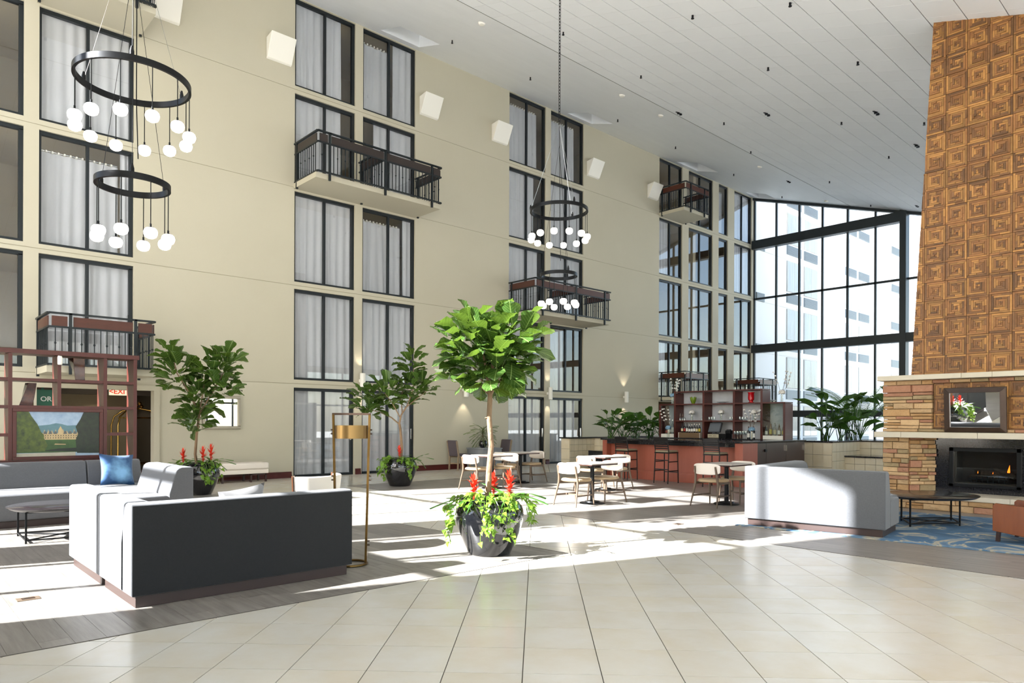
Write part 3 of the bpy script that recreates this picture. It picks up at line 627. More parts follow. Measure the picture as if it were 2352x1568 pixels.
def stone(p, q, nrm, z0, z1, rough=0.035):
    """a split-face stone between two ground points, facing nrm"""
    p, q, n = Vector((p[0], p[1], 0)), Vector((q[0], q[1], 0)), Vector((nrm[0], nrm[1], 0)); g = 0.004; d = (q-p).normalized()
    p, q = p+d*g, q-d*g; out = 0.02+sr.random()*0.05; c = 0.008; m = MB(); o = (p+q)/2
    back = [p-n*0.06, q-n*0.06]; f0 = [p+n*(out-c), q+n*(out-c)]; f1 = [p+d*c+n*out, q-d*c+n*(out+sr.uniform(-0.01, 0.01))]
    z0 += g; z1 -= g; Z = lambda v, z: (v.x-o.x, v.y-o.y, z-z0)
    V = [Z(back[0], z0), Z(back[1], z0), Z(back[1], z1), Z(back[0], z1), Z(f0[0], z0), Z(f0[1], z0), Z(f0[1], z1), Z(f0[0], z1), Z(f1[0], z0+c), Z(f1[1], z0+c), Z(f1[1], z1-c), Z(f1[0], z1-c)]
    mid = (f1[0]+f1[1])/2+n*sr.uniform(-0.008, 0.012); V.append(Z(mid, (z0+z1)/2))
    m.add(V, [(0, 1, 5, 4), (1, 2, 6, 5), (2, 3, 7, 6), (3, 0, 4, 7), (4, 5, 9, 8), (5, 6, 10, 9), (6, 7, 11, 10), (7, 4, 8, 11), (8, 9, 12), (9, 10, 12), (10, 11, 12), (11, 8, 12)])
    m.build('stone', SN[int(sr.random()*7)], FP, loc=(o.x, o.y, z0))
def stone_wall(p, q, nrm, z0, z1, hmin=0.05, hmax=0.13, lmin=0.14, lmax=0.5):
    P, Q = Vector((p[0], p[1])), Vector((q[0], q[1])); L = (Q-P).length; d = (Q-P).normalized(); z = z0
    while z < z1-0.02:
        h = min(sr.choice([0.055, 0.065, 0.075, 0.085, 0.105, 0.13]), z1-z)
        if z1-z-h < 0.04: h = z1-z
        x = 0
        while x < L-0.01:
            l = sr.uniform(lmin, lmax)
            if L-x-l < 0.1: l = L-x
            a, b = P+d*x, P+d*(x+l)
            if h > 0.1 and sr.random() < 0.45:
                k = sr.uniform(0.4, 0.6)*h; stone(a, b, nrm, z, z+k); stone(a, b, nrm, z+k, z+h)
            else: stone(a, b, nrm, z, z+h)
            x += l
        z += h
NU = (-1, 0)
stone_wall((FU, 4.72), (FU, 4.30), NU, 0.28, 1.215); stone_wall((FU, 2.20), (FU, 1.78), NU, 0.28, 1.215)
jn = Vector((-(4.30-4.0), -(FG-FU))).normalized()
stone_wall((FU, 4.30), (FG, 4.0), (jn.x, jn.y), 0.28, 1.215, lmin=0.1, lmax=0.25); stone_wall((FG, 2.5), (FU, 2.20), (jn.x, -jn.y), 0.28, 1.215, lmin=0.1, lmax=0.25)
stone_wall((FU, 4.72), (FU, 3.93), NU, 1.37, 2.215); stone_wall((FU, 2.57), (FU, 1.78), NU, 1.37, 2.215)
stone_wall((FU, 4.72), (FU, 1.78), NU, 1.312, 1.37, 0.05, 0.06, 0.3, 0.6); stone_wall((FU, 3.93), (FU, 2.57), NU, 2.15, 2.215, 0.05, 0.06, 0.2, 0.4)
stone_wall((13.24, 4.60), (13.24, 1.9), NU, 0.0, 0.195)
def mantel(u0, u1, v0, v1, z0, z1, cuts):
    e = [v0]+cuts+[v1]
    for a, c in zip(e[:-1], e[1:]): t = MB(); t.box(u0, u1, c+0.0015, a-0.0015, z0, z1); t.build('mantel_slab', 'limestone', FP, bevel=0.006)
mantel(13.28, 15.0, 4.76, 1.74, 2.215, 2.30, [3.45, 3.02]); mantel(13.2, 14.2, 4.78, 1.72, 1.215, 1.312, [4.34, 3.2]); mantel(13.17, FG+0.1, 4.66, 1.86, 0.195, 0.275, [3.75, 2.75])
# black granite surround and firebox
t = MB(); v0, v1, b0, b1 = 4.0, 2.5, 3.74, 2.76
t.box(FG, FG+0.1, b0, v0, 0.275, 1.215); t.box(FG, FG+0.1, v1, b1, 0.275, 1.215); t.box(FG, FG+0.1, b1, b0, 1.035, 1.215); t.box(FG, FG+0.1, b1, b0, 0.275, 0.40)
t.build('granite_surround', 'granite_black', FP)
t = MB()
for a in ((b1-0.03, b0+0.03, 0.985, 1.05), (b1-0.03, b0+0.03, 0.38, 0.43), (b1-0.03, b1+0.04, 0.38, 1.05), (b0-0.04, b0+0.03, 0.38, 1.05)): t.box(FG-0.03, FG+0.05, a[0], a[1], a[2], a[3])
t.build('firebox_frame', 'black_metal', FP, bevel=0.006)
mat('firebrick', '3a302a', 0.9, var=('251f1b', 5, 1.5))
t = MB(); t.box(FG+0.62, FG+0.66, b1, b0, 0.38, 1.05); t.box(FG+.1, FG+0.66, b0-0.01, b0+0.03, 0.38, 1.05); t.box(FG+.1, FG+.66, b1-.03, b1+.01, .38, 1.05); t.box(FG+.1, FG+.66, b1, b0, .36, .42); t.box(FG+.1, FG+.66, b1, b0, 1.02, 1.06); t.build('firebox_lining', 'firebrick', FP)
t = MB(); t.box(FG+0.06, FG+0.064, b1+.04, b0-.04, 0.43, 0.985); t.build('glass_front', 'clear_glass', FP)
t = MB()
for k in range(7): t.box(FG+0.22, FG+0.24, b1+0.25+k*0.08, b1+0.265+k*0.08, 0.42, 0.56)
t.box(FG+.21, FG+.25, b1+.22, b0-.2, .5, .52); t.box(FG+.2, FG+.5, b1+.24, b0-.22, .42, .45); t.build('log_grate', 'black_metal', FP)
mat('log', '4a3b2f', 0.95, var=('2a211b', 10, 1.8), bump=(30, 0.9, 0.02))
for k, (a, b_, r) in enumerate((((FG+.3, b1+.22, .52), (FG+.34, b0-.2, .54), .055), ((FG+.42, b1+.3, .58), (FG+.38, b0-.35, .62), .05), ((FG+.28, b1+.12, .56), (FG+.45, b1+.45, .68), .04))):
    t = MB(); A, B_ = Vector(a), Vector(b_); t.tube([A, A.lerp(B_, .3)+Vector((0, 0, .015)), A.lerp(B_, .7)-Vector((0, 0, .01)), B_], [r, r*1.1, r*.95, r*.9], 10); t.build('log', 'log', FP, True)
mat('flame', 'ff8a1c', 0.5, emit=('ff6a10', 3.0))
for (v, s_) in ((2.98, 0.8), (3.42, 0.22), (3.2, 0.18)):
    t = MB(); t.lathe([(0.0, 0), (0.022, 0.02), (0.026, 0.06), (0.016, 0.12), (0.007, 0.17), (0.0, 0.21)], 10, (0, 0, 0), sx=.45); o = t.build('flame', 'flame', FP, True, loc=(FG+.3, v, .6)); o.scale = (s_, s_, s_); o.rotation_euler = (0.12, 0.05, 0)
# wood block panels: chimney and niche
for nm, c1, c2 in (('block_a', 'b4854c', '946533'), ('block_b', '9c6d3f', '7a4f2a'), ('block_c', '86603c', '644226')): mat(nm, c1, 0.42, var=(c2, 7, 1.6), island=0.34, vscale=(1, 2.5, 2.5), spec=0.4)
def wood_block(S, seed):
    r = random.Random(seed); m = MB(); n = 5; step = S/2/n; g = 0.0015
    for k in range(n):
        a = S/2-k*step; b = a-step; first = k == 0
        for side in range(4):
            parts = r.choice([1, 1, 2]) if k < 3 else 1
            L0, L1 = (-a, b) if True else (0, 0)
            for q in range(parts):
                x0 = L0+(L1-L0)*q/parts+g; x1 = L0+(L1-L0)*(q+1)/parts-g; d = 0.012+r.uniform(0, 0.016); mi = r.choice([0, 0, 1, 1, 2])
                pts = [(x0, b+g), (x1, b+g), (x1, a-g), (x0, a-g)]
                ca_, sa_ = [(1, 0), (0, 1), (-1, 0), (0, -1)][side]
                P = [(ca_*x-sa_*y, sa_*x+ca_*y) for x, y in pts]
                m.add([(-d, p[0], p[1]) for p in P]+[(0, p[0], p[1]) for p in P], [(0, 1, 2, 3), (4, 5, 6, 7), (0, 1, 5, 4), (1, 2, 6, 5), (2, 3, 7, 6), (3, 0, 4, 7)], mi)
    return m.mesh('wood_block', ['block_a', 'block_b', 'block_c'])
BS = 0.315; blocks = [wood_block(BS-0.004, k) for k in range(9)]
CU = 13.42; ztop = zceil(FC)
def hw(z): return 0.99-(z-2.3)/(8.37-2.3)*0.33
t = MB(); t.hexa([(CU+.02, FC-hw(2.3), 2.3), (15.0, FC-hw(2.3), 2.3), (15.0, FC+hw(2.3), 2.3), (CU+.02, FC+hw(2.3), 2.3)], [(CU+.02, FC-hw(8.4), zceil(FC-.66)+.1), (15.0, FC-hw(8.4), zceil(FC-.66)+.1), (15.0, FC+hw(8.4), zceil(FC+.66)+.1), (CU+.02, FC+hw(8.4), zceil(FC+.66)+.1)])
t.build('chimney_body', 'block_c', FP)
br = random.Random(3); z = 2.30; row = 0
while z < zceil(FC+0.66):
    v = FC-BS*3
    for k in range(-4, 5):
        c = FC+k*BS*1.0; zc = z+BS/2; hh = hw(zc)
        a, b_ = c-BS/2, c+BS/2
        if b_ <= FC-hh+0.02 or a >= FC+hh-0.02 or zc-BS*.5 > zceil(c): continue
        top_clip = zceil(a)-z
        if b_ > FC+hh-0.001 or a < FC-hh+0.001 or top_clip < BS:    # block cut by the tapering edge or by the ceiling
            me = br.choice(blocks); m = MB()
            for p in me.polygons:
                q = [me.vertices[i].co for i in p.vertices]
                if len(set(round(x.x, 4) for x in q)) == 1 and q[0].x < -0.001:
                    f = [(c+x.y, zc+x.z) for x in q]
                    if (f[1][0]-f[0][0])*(f[2][1]-f[0][1])-(f[1][1]-f[0][1])*(f[2][0]-f[0][0]) < 0: f = f[::-1]
                    z9 = 9.5; f = clip(f, [(FC-hw(0), 0), (FC+hw(0), 0), (FC+hw(z9), z9), (FC-hw(z9), z9)])
                    f = clip(f, [(0, -1), (9, -1), (9, zceil(9)), (0, zceil(0))]) if f else f
                    if len(f) > 2 and area(f) > 1e-6:
                        n = len(f); x = q[0].x; m.add([(x, y-c, zz-zc) for y, zz in f]+[(0.02, y-c, zz-zc) for y, zz in f], [list(range(n))]+[(i, (i+1) % n, n+(i+1) % n, n+i) for i in range(n)], p.material_index)
            if m.f: m.build('wood_block', ['block_a', 'block_b', 'block_c'], FP, loc=(CU, c, zc))
        else: link('wood_block', br.choice(blocks), FP, loc=(CU, c, zc), rot=(br.choice([0, pi/2, pi, 3*pi/2]), 0, 0))
    z += BS; row += 1
# niche panel behind the mirror
for i in range(5):
    for j in range(3):
        c, zc = 2.57+0.27*(i+0.5)+0.005, 1.37+0.26*(j+0.5)
        o = link('wood_block', blocks[(i*3+j) % 9], FP, loc=(FU+0.05, c, zc)); o.scale = (1, 0.27/BS, 0.26/BS)
# framed mirror leaning on the mantel
M = thing('mantel_mirror', 'rectangular mirror in a wide bronze frame on the fireplace mantel', 'mirror', (13.40, 3.28, 1.318)); M.rotation_euler = (0, radians(-4.5), 0)
w, h, f = 0.88, 0.74, 0.085
for nm, (a, c, z0, z1) in (('frame', (0, 0, 0, 0)),):
    t = MB(); y0, y1 = -w/2, w/2
    O = [(y0, 0), (y1, 0), (y1, h), (y0, h)]; I = [(y0+f, f), (y1-f, f), (y1-f, h-f), (y0+f, h-f)]
    for k in range(4):
        k2 = (k+1) % 4
        A, B_, C_, D_ = O[k], O[k2], I[k2], I[k]
        t.hexa([(0.04, *A), (0.04, *B_), (0.04, *C_), (0.04, *D_)], [(-0.015, *A), (-0.015, *B_), (-0.035, *C_), (-0.035, *D_)])
    t.build('frame', 'bronze_frame', M, bevel=0.004)
t = MB(); t.box(0.0, 0.01, y0+f, y1-f, f, h-f); t.build('mirror_pane', 'mirror_glass', M)
# ---------------------------------------------------------------- sofas
def run(parent, p, q, inn, H, mati, back=True, seat=True, depth=0.86, nm=('backrest', 'seat_cushion'), ends=(0, 0), plinth=True):
    """sofa stretch with its outer back line p->q (local ground points), inn = direction of the seat"""
    P, Q, I = Vector((p[0], p[1], 0)), Vector((q[0], q[1], 0)), Vector((inn[0], inn[1], 0)).normalized()
    def ext(prof, name, a=P, b=Q, m=mati, bev=0.02):
        t = MB(); n = len(prof); V = [a+I*x+Vector((0, 0, z)) for x, z in prof]+[b+I*x+Vector((0, 0, z)) for x, z in prof]
        t.add(V, [list(range(n))[::-1], list(range(n, 2*n))]+[(i, (i+1) % n, n+(i+1) % n, n+i) for i in range(n)]); return t.build(name, m, parent, True, bev, autosm=50)
    D = (Q-P).normalized()
    if back: ext([(0, 0.095), (0, H-0.02), (0.012, H-0.004), (0.03, H), (0.15, H), (0.19, H-0.012), (0.22, H-0.04), (0.235, H-0.09), (0.31, 0.48), (0.31, 0.095)], nm[0])
    if seat: ext([(0.30, 0.095), (0.30, 0.44), (0.34, 0.462), (depth-0.06, 0.462), (depth-0.02, 0.45), (depth, 0.42), (depth, 0.095)], nm[1], P+D*ends[0], Q-D*ends[1])
    if plinth: ext([(0.035, 0), (0.035, 0.09), (depth-0.04, 0.09), (depth-0.04, 0)], 'plinth', P+D*(0.035+ends[0]*0), Q-D*(0.035), 'plinth', 0.004)
# near sectional: corner piece and single piece
S = thing('corner_sofa', 'light grey corner sofa with a back darkened as shade and brown plinth beside the floor lamp', 'sofa', (1.50, 5.92, 0))
run(S, (0, 0), (1.90, 0), (0, 1), 0.81, 'fabric', depth=1.015, ends=(0.3, 0))
run(S, (0, 1.02), (0, 0.25), (1, 0), 0.809, 'fabric', seat=False, nm=('side_backrest', ''), plinth=False)
t = MB(); t.box(0.004, 1.896, -0.006, 0.0, 0.10, 0.795); t.build('back_panel', 'fabric_shaded', S)  # deep shade on the sofa back, put into the colour of this sheet
S = thing('sofa_module', 'light grey sofa piece joined to the corner sofa, facing the black oval table', 'sofa', (1.50, 6.965, 0))
run(S, (0, 1.22), (0, 0), (1, 0), 0.81, 'fabric')
# far sectional in front of the shelf unit
S = thing('sectional_sofa', 'long grey sectional sofa in front of the wood shelf unit', 'sofa', (0, 0, 0))
V0 = 12.66
run(S, (2.50, V0), (0.52, V0), (0, -1), 0.83, 'fabric', nm=('backrest', 'seat_cushion'), depth=1.20)
run(S, (0.50, V0), (-1.4, V0), (0, -1), 0.83, 'fabric', depth=1.20)
run(S, (3.27, V0), (2.52, V0), (0, -1), 0.83, 'fabric', nm=('corner_backrest', 'corner_seat'), depth=1.20)
S = thing('sofa_end_piece', 'grey sofa piece with a rounded backrest joined to the sectional by the potted tree', 'sofa', (0, 0, 0))
run(S, (3.27, 9.92), (3.27, 11.43), (-1, 0), 0.83, 'fabric')
# right sectional by the fireplace, slightly turned
S = thing('fireside_sofa', 'light grey corner sofa with a high plain back facing the fireplace', 'sofa', (9.42, 3.27, 0.0145), radians(8))
run(S, (0, 0), (0, 1.80), (1, 0), 0.83, 'fabric', nm=('backrest', 'seat_cushion'), ends=(0, 0.3))
run(S, (0.236, 1.80), (2.15, 1.80), (0, -1), 0.829, 'fabric', nm=('side_backrest', 'side_seat_cushion'), ends=(0.63, 0), plinth=False)
# ---------------------------------------------------------------- pillows
mat('pillow_blue', '123f6b', 0.5, sheen=0.3, var=('5c9fd0', 3.2, 3.0), obj=True); mat('pillow_grey', '8d8b8b', 0.6, sheen=0.4, var=('6f6d6d', 3, 1.5))
def pillow_blue():
    m = MATS['pillow_blue']; nt = m.node_tree; N, L = nt.nodes.new, nt.links.new; b_ = nt.nodes['Principled BSDF']
    tc = N('ShaderNodeTexCoord'); n = N('ShaderNodeTexNoise'); n.inputs['Scale'].default_value = 7; n.inputs['Detail'].default_value = 5; L(tc.outputs['Object'], n.inputs['Vector'])
    vm = N('ShaderNodeVectorMath'); vm.operation = 'DISTANCE'; vm.inputs[1].default_value = (0.03, -0.08, -0.04); L(tc.outputs['Object'], vm.inputs[0])
    ad = N('ShaderNodeMath'); ad.operation = 'MULTIPLY_ADD'; ad.inputs[1].default_value = 0.30; L(n.outputs['Fac'], ad.inputs[0]); L(vm.outputs['Value'], ad.inputs[2])
    rp = N('ShaderNodeValToRGB'); e = rp.color_ramp.elements; e[0].position = 0.18; e[0].color = lin('7fb3dc'); e[1].position = 0.36; e[1].color = lin('134675'); L(ad.outputs[0], rp.inputs['Fac']); L(rp.outputs[0], b_.inputs['Base Color'])
pillow_blue()
def pillow(name, loc, rot, s, m, label):
    t = MB(); n = 12; V = []; F = []
    for sgn in (1, -1):
        k = len(V)
        for i in range(n+1):
            for j in range(n+1):
                x, y = 2*i/n-1, 2*j/n-1; e = max(0.0, (1-abs(x)**2.6)*(1-abs(y)**2.6)); r = 1
                wr = 0.012*sin(7*x+3*y)*(abs(y)**2)*e
                V.append((x*s/2*(1-0.10*(1-y*y)*abs(x)), sgn*(0.095*e**0.5)+wr, y*s/2*(1-0.10*(1-x*x)*abs(y))))
        F += [(k+i*(n+1)+j, k+(i+1)*(n+1)+j, k+(i+1)*(n+1)+j+1, k+i*(n+1)+j+1) for i in range(n) for j in range(n)]
    t.add(V, F); o = t.build(name, m, None, True, loc=loc, rot=rot, autosm=170); tag(o, label, 'pillow'); return o
pillow('throw_pillow', (2.83, 12.00, 0.70), (radians(-18), radians(4), radians(8)), 0.50, 'pillow_blue', 'blue and pale blue patterned throw pillow propped in the sofa corner')
pillow('throw_pillow', (2.55, 6.42, 0.66), (radians(-20), radians(9), radians(175)), 0.42, 'pillow_grey', 'small grey satin throw pillow just behind the shaded sofa back')
# ---------------------------------------------------------------- coffee tables
mat('table_black', '1b191b', 0.16, var=('2a2628', 3, 1.5), spec=0.6)
def coffee_table(cx, cyy, legs, rx, ry, z, label, rz=0):
    C = thing('coffee_table', label, 'table', (cx, cyy, 0.0145 if cx > 9 else 0.001))
    t = MB(); t.lathe([(0, z-0.035), (0.93, z-0.035), (0.985, z-0.015), (1.0, z-0.004), (0.99, z), (0, z)], 48, sx=rx, sy=ry); o = t.build('table_top', 'table_black', C, True); o.rotation_euler = (0, 0, rz)
    L = [(x-cx, y-cyy) for x, y in legs]; w = 0.02
    for (x, y) in L: t = MB(); t.box(x-w/2, x+w/2, y-w/2, y+w/2, 0, z-0.03); t.build('leg', 'black_metal', C)
    for k in range(4):
        a, b_ = L[k], L[(k+1) % 4]
        t = MB(); t.bar((a[0], a[1], 0.04), (b_[0], b_[1], 0.04), 0.016); t.build('base_bar', 'black_metal', C)
        t = MB(); t.bar((a[0], a[1], z-0.045), (b_[0], b_[1], z-0.045), 0.016); t.build('top_bar', 'black_metal', C)
    t = MB(); t.bar((L[0][0], L[0][1], 0.04), (L[2][0], L[2][1], 0.04), 0.014); t.build('cross_bar', 'black_metal', C)
    t = MB(); t.bar((L[1][0], L[1][1], 0.04), (L[3][0], L[3][1], 0.04), 0.014); t.build('cross_bar', 'black_metal', C)
coffee_table(1.78, 10.2, [(1.38, 9.90), (2.12, 9.78), (2.2, 10.52), (1.40, 10.64)], 0.56, 0.62, 0.41, 'black oval coffee table with a thin wire base before the long sectional')
coffee_table(11.3, 3.36, [(10.73, 3.40), (11.36, 2.96), (11.92, 3.22), (11.30, 3.70)], 0.72, 0.60, 0.42, 'black oval coffee table with a wire base before the fireplace', radians(-25))
# ---------------------------------------------------------------- floor lamp and tub chair
FLm = thing('floor_lamp', 'bronze frame floor lamp with a brass drum shade beside the shaded sofa back', 'lamp', (3.63, 6.34, 0), atan2(-CA, SA))
t = MB(); t.bar((-0.15, 0, 0.02), (-0.185, 0, 1.53), 0.022); t.build('pole', 'brass', FLm); t = MB(); t.bar((0.15, 0, 0.02), (0.185, 0, 1.53), 0.022); t.build('pole', 'brass', FLm)
t = MB(); t.box(-0.196, 0.196, -0.011, 0.011, 1.52, 1.542); t.build('top_bar', 'bronze_frame', FLm)
t = MB(); n = 40
t.tube([(0.16*cos(2*pi*k/n), 0.16*sin(2*pi*k/n), 0.012) for k in range(n+1)], 0.012, 8, caps=False); t.build('base_ring', 'brass', FLm, True)
t = MB(); t.lathe([(0.157, 1.283), (0.165, 1.283), (0.165, 1.415), (0.157, 1.415), (0.157, 1.283)], 48); t.build('lamp_shade', 'shade_brass', FLm, True)
t = MB(); t.lathe([(0.0, 1.40), (0.157, 1.40), (0.157, 1.404), (0, 1.404)], 32); t.build('shade_diffuser', 'white_paint', FLm)
for x, z in ((-0.172, 0.88), (0.172, 0.88), (-0.16, 0.22), (0.16, 0.22), (-0.18, 1.35), (0.18, 1.35)):
    t = MB(); s_ = 1 if x > 0 else -1
    for dz in (-0.02, 0.02): t.tube([(x, 0, z+dz), (x+s_*0.03, 0, z+dz)], 0.008, 8)
    t.build('clamp_screws', 'bronze_frame', FLm)
TC = thing('tub_chair', 'white tub chair with walnut edge behind the floor lamp', 'armchair', (3.62, 7.32, 0), radians(25))
t = MB(); N = 22; V = []
for k in range(N+1):
    a = radians(180+20)+radians(140)*k/N
    for r, z in ((0.34, 0.42), (0.39, 0.86), (0.345, 0.86), (0.29, 0.42)): V.append((r*cos(a), r*sin(a), z))
t.add(V, [(4*k+j, 4*k+4+j, 4*k+4+(j+1) % 4, 4*k+(j+1) % 4) for k in range(N) for j in range(4)]+[(0, 1, 2, 3), (4*N+3, 4*N+2, 4*N+1, 4*N)]); t.build('shell_back', 'cream_vinyl', TC, True, 0.012)
t = MB()
for sgn in (-1, 1):
    a = radians(270)+sgn*radians(71); t.hexa([(0.29*cos(a), 0.29*sin(a), 0.4), (0.35*cos(a), 0.35*sin(a), 0.4), (0.35*cos(a+sgn*.04), 0.35*sin(a+sgn*.04), 0.4), (0.29*cos(a+sgn*.04), 0.29*sin(a+sgn*.04), 0.4)], [(0.34*cos(a), 0.34*sin(a), 0.87), (0.4*cos(a), 0.4*sin(a), 0.87), (0.4*cos(a+sgn*.04), 0.4*sin(a+sgn*.04), 0.87), (0.34*cos(a+sgn*.04), 0.34*sin(a+sgn*.04), 0.87)])
t.build('edge_trim', 'walnut', TC)
t = MB(); t.lathe([(0, 0.30), (0.31, 0.30), (0.34, 0.33), (0.34, 0.43), (0.31, 0.46), (0, 0.46)], 32); t.build('seat_cushion', 'cream_vinyl', TC, True)
t = MB(); t.lathe([(0, 0.10), (0.26, 0.10), (0.30, 0.28), (0, 0.28)], 32); t.build('skirt', 'cream_vinyl', TC, True)
for k in range(4): a = pi/4+k*pi/2; t = MB(); t.bar((0.26*cos(a), 0.26*sin(a), 0), (0.22*cos(a), 0.22*sin(a), 0.14), 0.035); t.build('leg', 'walnut', TC)
# ---------------------------------------------------------------- shelf unit with framed picture
SH = thing('shelf_unit', 'open cherry wood shelf divider behind the long grey sectional sofa', 'shelf', (0, 12.78, 0))
D = 0.42
for x in (0.35, 0.92, 1.555, 2.180, 2.815, 3.255):
    z0 = 0.0 if x not in (2.180,) else 1.64
    t = MB(); t.box(x, x+0.05, 0, D, z0, 2.46); t.build('upright', 'cherry', SH)
cells = [0.40, 0.92, 1.555, 2.180, 2.815, 3.255]
for z, x0, x1 in ((2.465, 0.35, 3.34), (2.05, 0.4, 1.555), (1.635, 0.4, 1.555), (1.21, 0.4, 1.555), (0.80, 0.4, 1.555), (2.05, 1.605, 2.18), (2.05, 2.23, 2.815), (1.635, 1.605, 2.815), (2.05, 2.865, 3.255), (1.635, 2.865, 3.255), (1.21, 2.865, 3.255), (0.80, 2.865, 3.255), (0.80, 1.605, 2.815), (0.0, 0.4, 3.255)):
    t = MB(); t.box(x0, x1, -0.005 if z > 2.4 else 0.004, D, z, z+(0.07 if z > 2.4 else 0.045)); t.build('shelf_board', 'cherry', SH)
t = MB(); t.box(1.605, 3.255, 0.16, 0.2, 0.05, 0.80); t.build('lower_panel', 'cherry', SH)
# the picture: painted flat shapes on a board in a cherry frame
PC = thing('framed_picture', 'large framed landscape picture of a pale mansion between trees, set in the shelf unit', 'picture', (1.61, 12.785, 0.85))
pw_, ph_ = 1.20, 0.785
t = MB(); f = 0.05
for a in ((0, pw_, 0, f), (0, pw_, ph_-f, ph_), (0, f, f, ph_-f), (pw_-f, pw_, f, ph_-f)): t.box(a[0], a[1], -0.01, 0.06, a[2], a[3])
t.build('frame', 'cherry', PC, bevel=0.004)
for nm, c, c2 in (('pic_sky', '7f97b4', 'a9bccd'), ('pic_hill', '4d6f7c', '5f8288'), ('pic_lawn', '3b5a23', '294319'), ('pic_tree', '5b6a1e', '1a290b'), ('pic_tree_dark', '243018', '080d07'), ('pic_stone', 'c3ab80', 'a58d63'), ('pic_roof', '5d5f5d', '474a4a'), ('pic_path', 'b9b3a2', 'a7a18f'), ('pic_shade', '18210f', '10170b'), ('pic_sand', 'c6a47c', 'b8956c')): mat(nm, c, 0.35, var=(c2, 16 if 'tree' in nm or 'lawn' in nm else 9, 2.2))
t = MB(); t.box(f, pw_-f, 0.02, 0.03, f, ph_-f); t.build('sky', 'pic_sky', PC)
def print_shape(poly, m, nm, k):
    t = MB(); t.prism([(f+x*(pw_-2*f), f+y*(ph_-2*f)) for x, y in poly], 0.02-0.0006*k, 0.0205-0.0006*k, 'y'); t.build(nm, m, PC)
print_shape([(0, 0.45), (1, 0.45), (1, 0.66), (0.86, 0.68), (0.72, 0.70), (0.60, 0.69), (0.52, 0.73), (0.46, 0.745), (0.38, 0.71), (0.27, 0.69), (0.1, 0.66), (0, 0.65)], 'pic_hill', 'hills', 1)
print_shape([(0, 0.08), (1, 0.08), (1, 0.40), (0, 0.40)], 'pic_lawn', 'lawn', 2)
print_shape([(0, 0.0), (0.7, 0.0), (0.7, 0.085), (0, 0.07)], 'pic_path', 'path', 3)
prng = random.Random(2)
pts = [(0.28, 0.37), (0.74, 0.37), (0.74, 0.56)]
x = 0.74
while x > 0.29: pts += [(x, 0.52), (x-0.012, 0.575+prng.random()*0.05), (x-0.024, 0.52)]; x -= 0.045
print_shape(pts+[(0.28, 0.52)], 'pic_stone', 'mansion', 4)
for k in range(7): x = 0.31+k*0.06; print_shape([(x, 0.50), (x+0.045, 0.50), (x+0.036, 0.56), (x+0.01, 0.56)], 'pic_roof', 'roof', 5)
print_shape([(0.485, 0.37), (0.545, 0.37), (0.545, 0.58), (0.515, 0.68), (0.485, 0.58)], 'pic_stone', 'tower', 6)
for k in range(14):
    x = 0.30+k*0.031
    for y in (0.40, 0.45): print_shape([(x, y), (x+0.008, y), (x+0.008, y+0.025), (x, y+0.025)], 'pic_shade', 'printed_window', 7)
def blob(cx, cyy, rx, ry, n=26, j=0.16, seed=1): r = random.Random(seed); return [(min(1, max(0, cx+rx*cos(2*pi*k/n)*(1+r.uniform(-j, j)))), min(1, max(0, cyy+ry*sin(2*pi*k/n)*(1+r.uniform(-j, j))))) for k in range(n)]
print_shape([(0.45, 0.28), (0.58, 0.27), (0.58, 0.255), (0.44, 0.26)], 'pic_sand', 'bunker', 8)
print_shape([(0.3, 0.12), (1, 0.08), (1, 0.2), (0.5, 0.17)], 'pic_shade', 'lawn_shade', 8)
print_shape([(0, 0.10), (0.33, 0.12), (0.36, 0.25), (0.30, 0.48), (0.24, 0.72), (0.17, 0.9), (0.14, 1), (0, 1)], 'pic_tree', 'tree', 9)
print_shape(blob(0.16, 0.38, 0.17, 0.26, seed=3), 'pic_tree', 'tree', 10)
print_shape([(1, 0.05), (0.72, 0.06), (0.70, 0.35), (0.73, 0.5), (0.70, 0.66), (0.76, 0.84), (0.80, 1), (1, 1)], 'pic_tree_dark', 'tree', 9)
print_shape(blob(0.86, 0.7, 0.12, 0.2, seed=5), 'pic_tree_dark', 'tree', 10)
mat('twist_vase', '25100b', 0.15, var=('5a3325', 9, 2.6))
for (x, z, lean, lab) in ((1.83, 2.095-0.415+0.0, 0.10, 'square twisted brown marbled vase leaning in the shelf cell beside the green sign'), (2.49, 2.095, -0.10, 'square twisted brown marbled vase in the top shelf cell')):
    t = MB(); hgt = 0.345; n = 8; V = []
    for k in range(n+1):
        q = k/n; a = q*0.5-0.25; r = 0.085-0.028*q if lean > 0 else 0.065+0.02*q; cx = lean*(0.5-q)*-0.55
        V += [(cx+r*(cos(a)*sx-sin(a)*sy), r*(sin(a)*sx+cos(a)*sy), q*hgt) for sx, sy in ((-1, -1), (1, -1), (1, 1), (-1, 1))]
    t.add(V, [(4*k+j, 4*k+(j+1) % 4, 4*k+4+(j+1) % 4, 4*k+4+j) for k in range(n) for j in range(4)]+[(3, 2, 1, 0), (4*n, 4*n+1, 4*n+2, 4*n+3)])
    tag(t.build('twisted_vase', 'twist_vase', None, True, 0.004, loc=(x, 12.93, z+0.0015), autosm=60), lab, 'vase')
t = MB(); t.lathe([(0, 0), (0.028, 0), (0.034, 0.015), (0.034, 0.11), (0.024, 0.135), (0, 0.135)], 16); tag(t.build('sensor', 'white_paint', None, True, loc=(2.215, 12.775, 2.33)), 'small white sensor fixed under the shelf top', 'sensor')
bpy.data.objects['sensor'].location = (2.205, 12.742, 2.318)
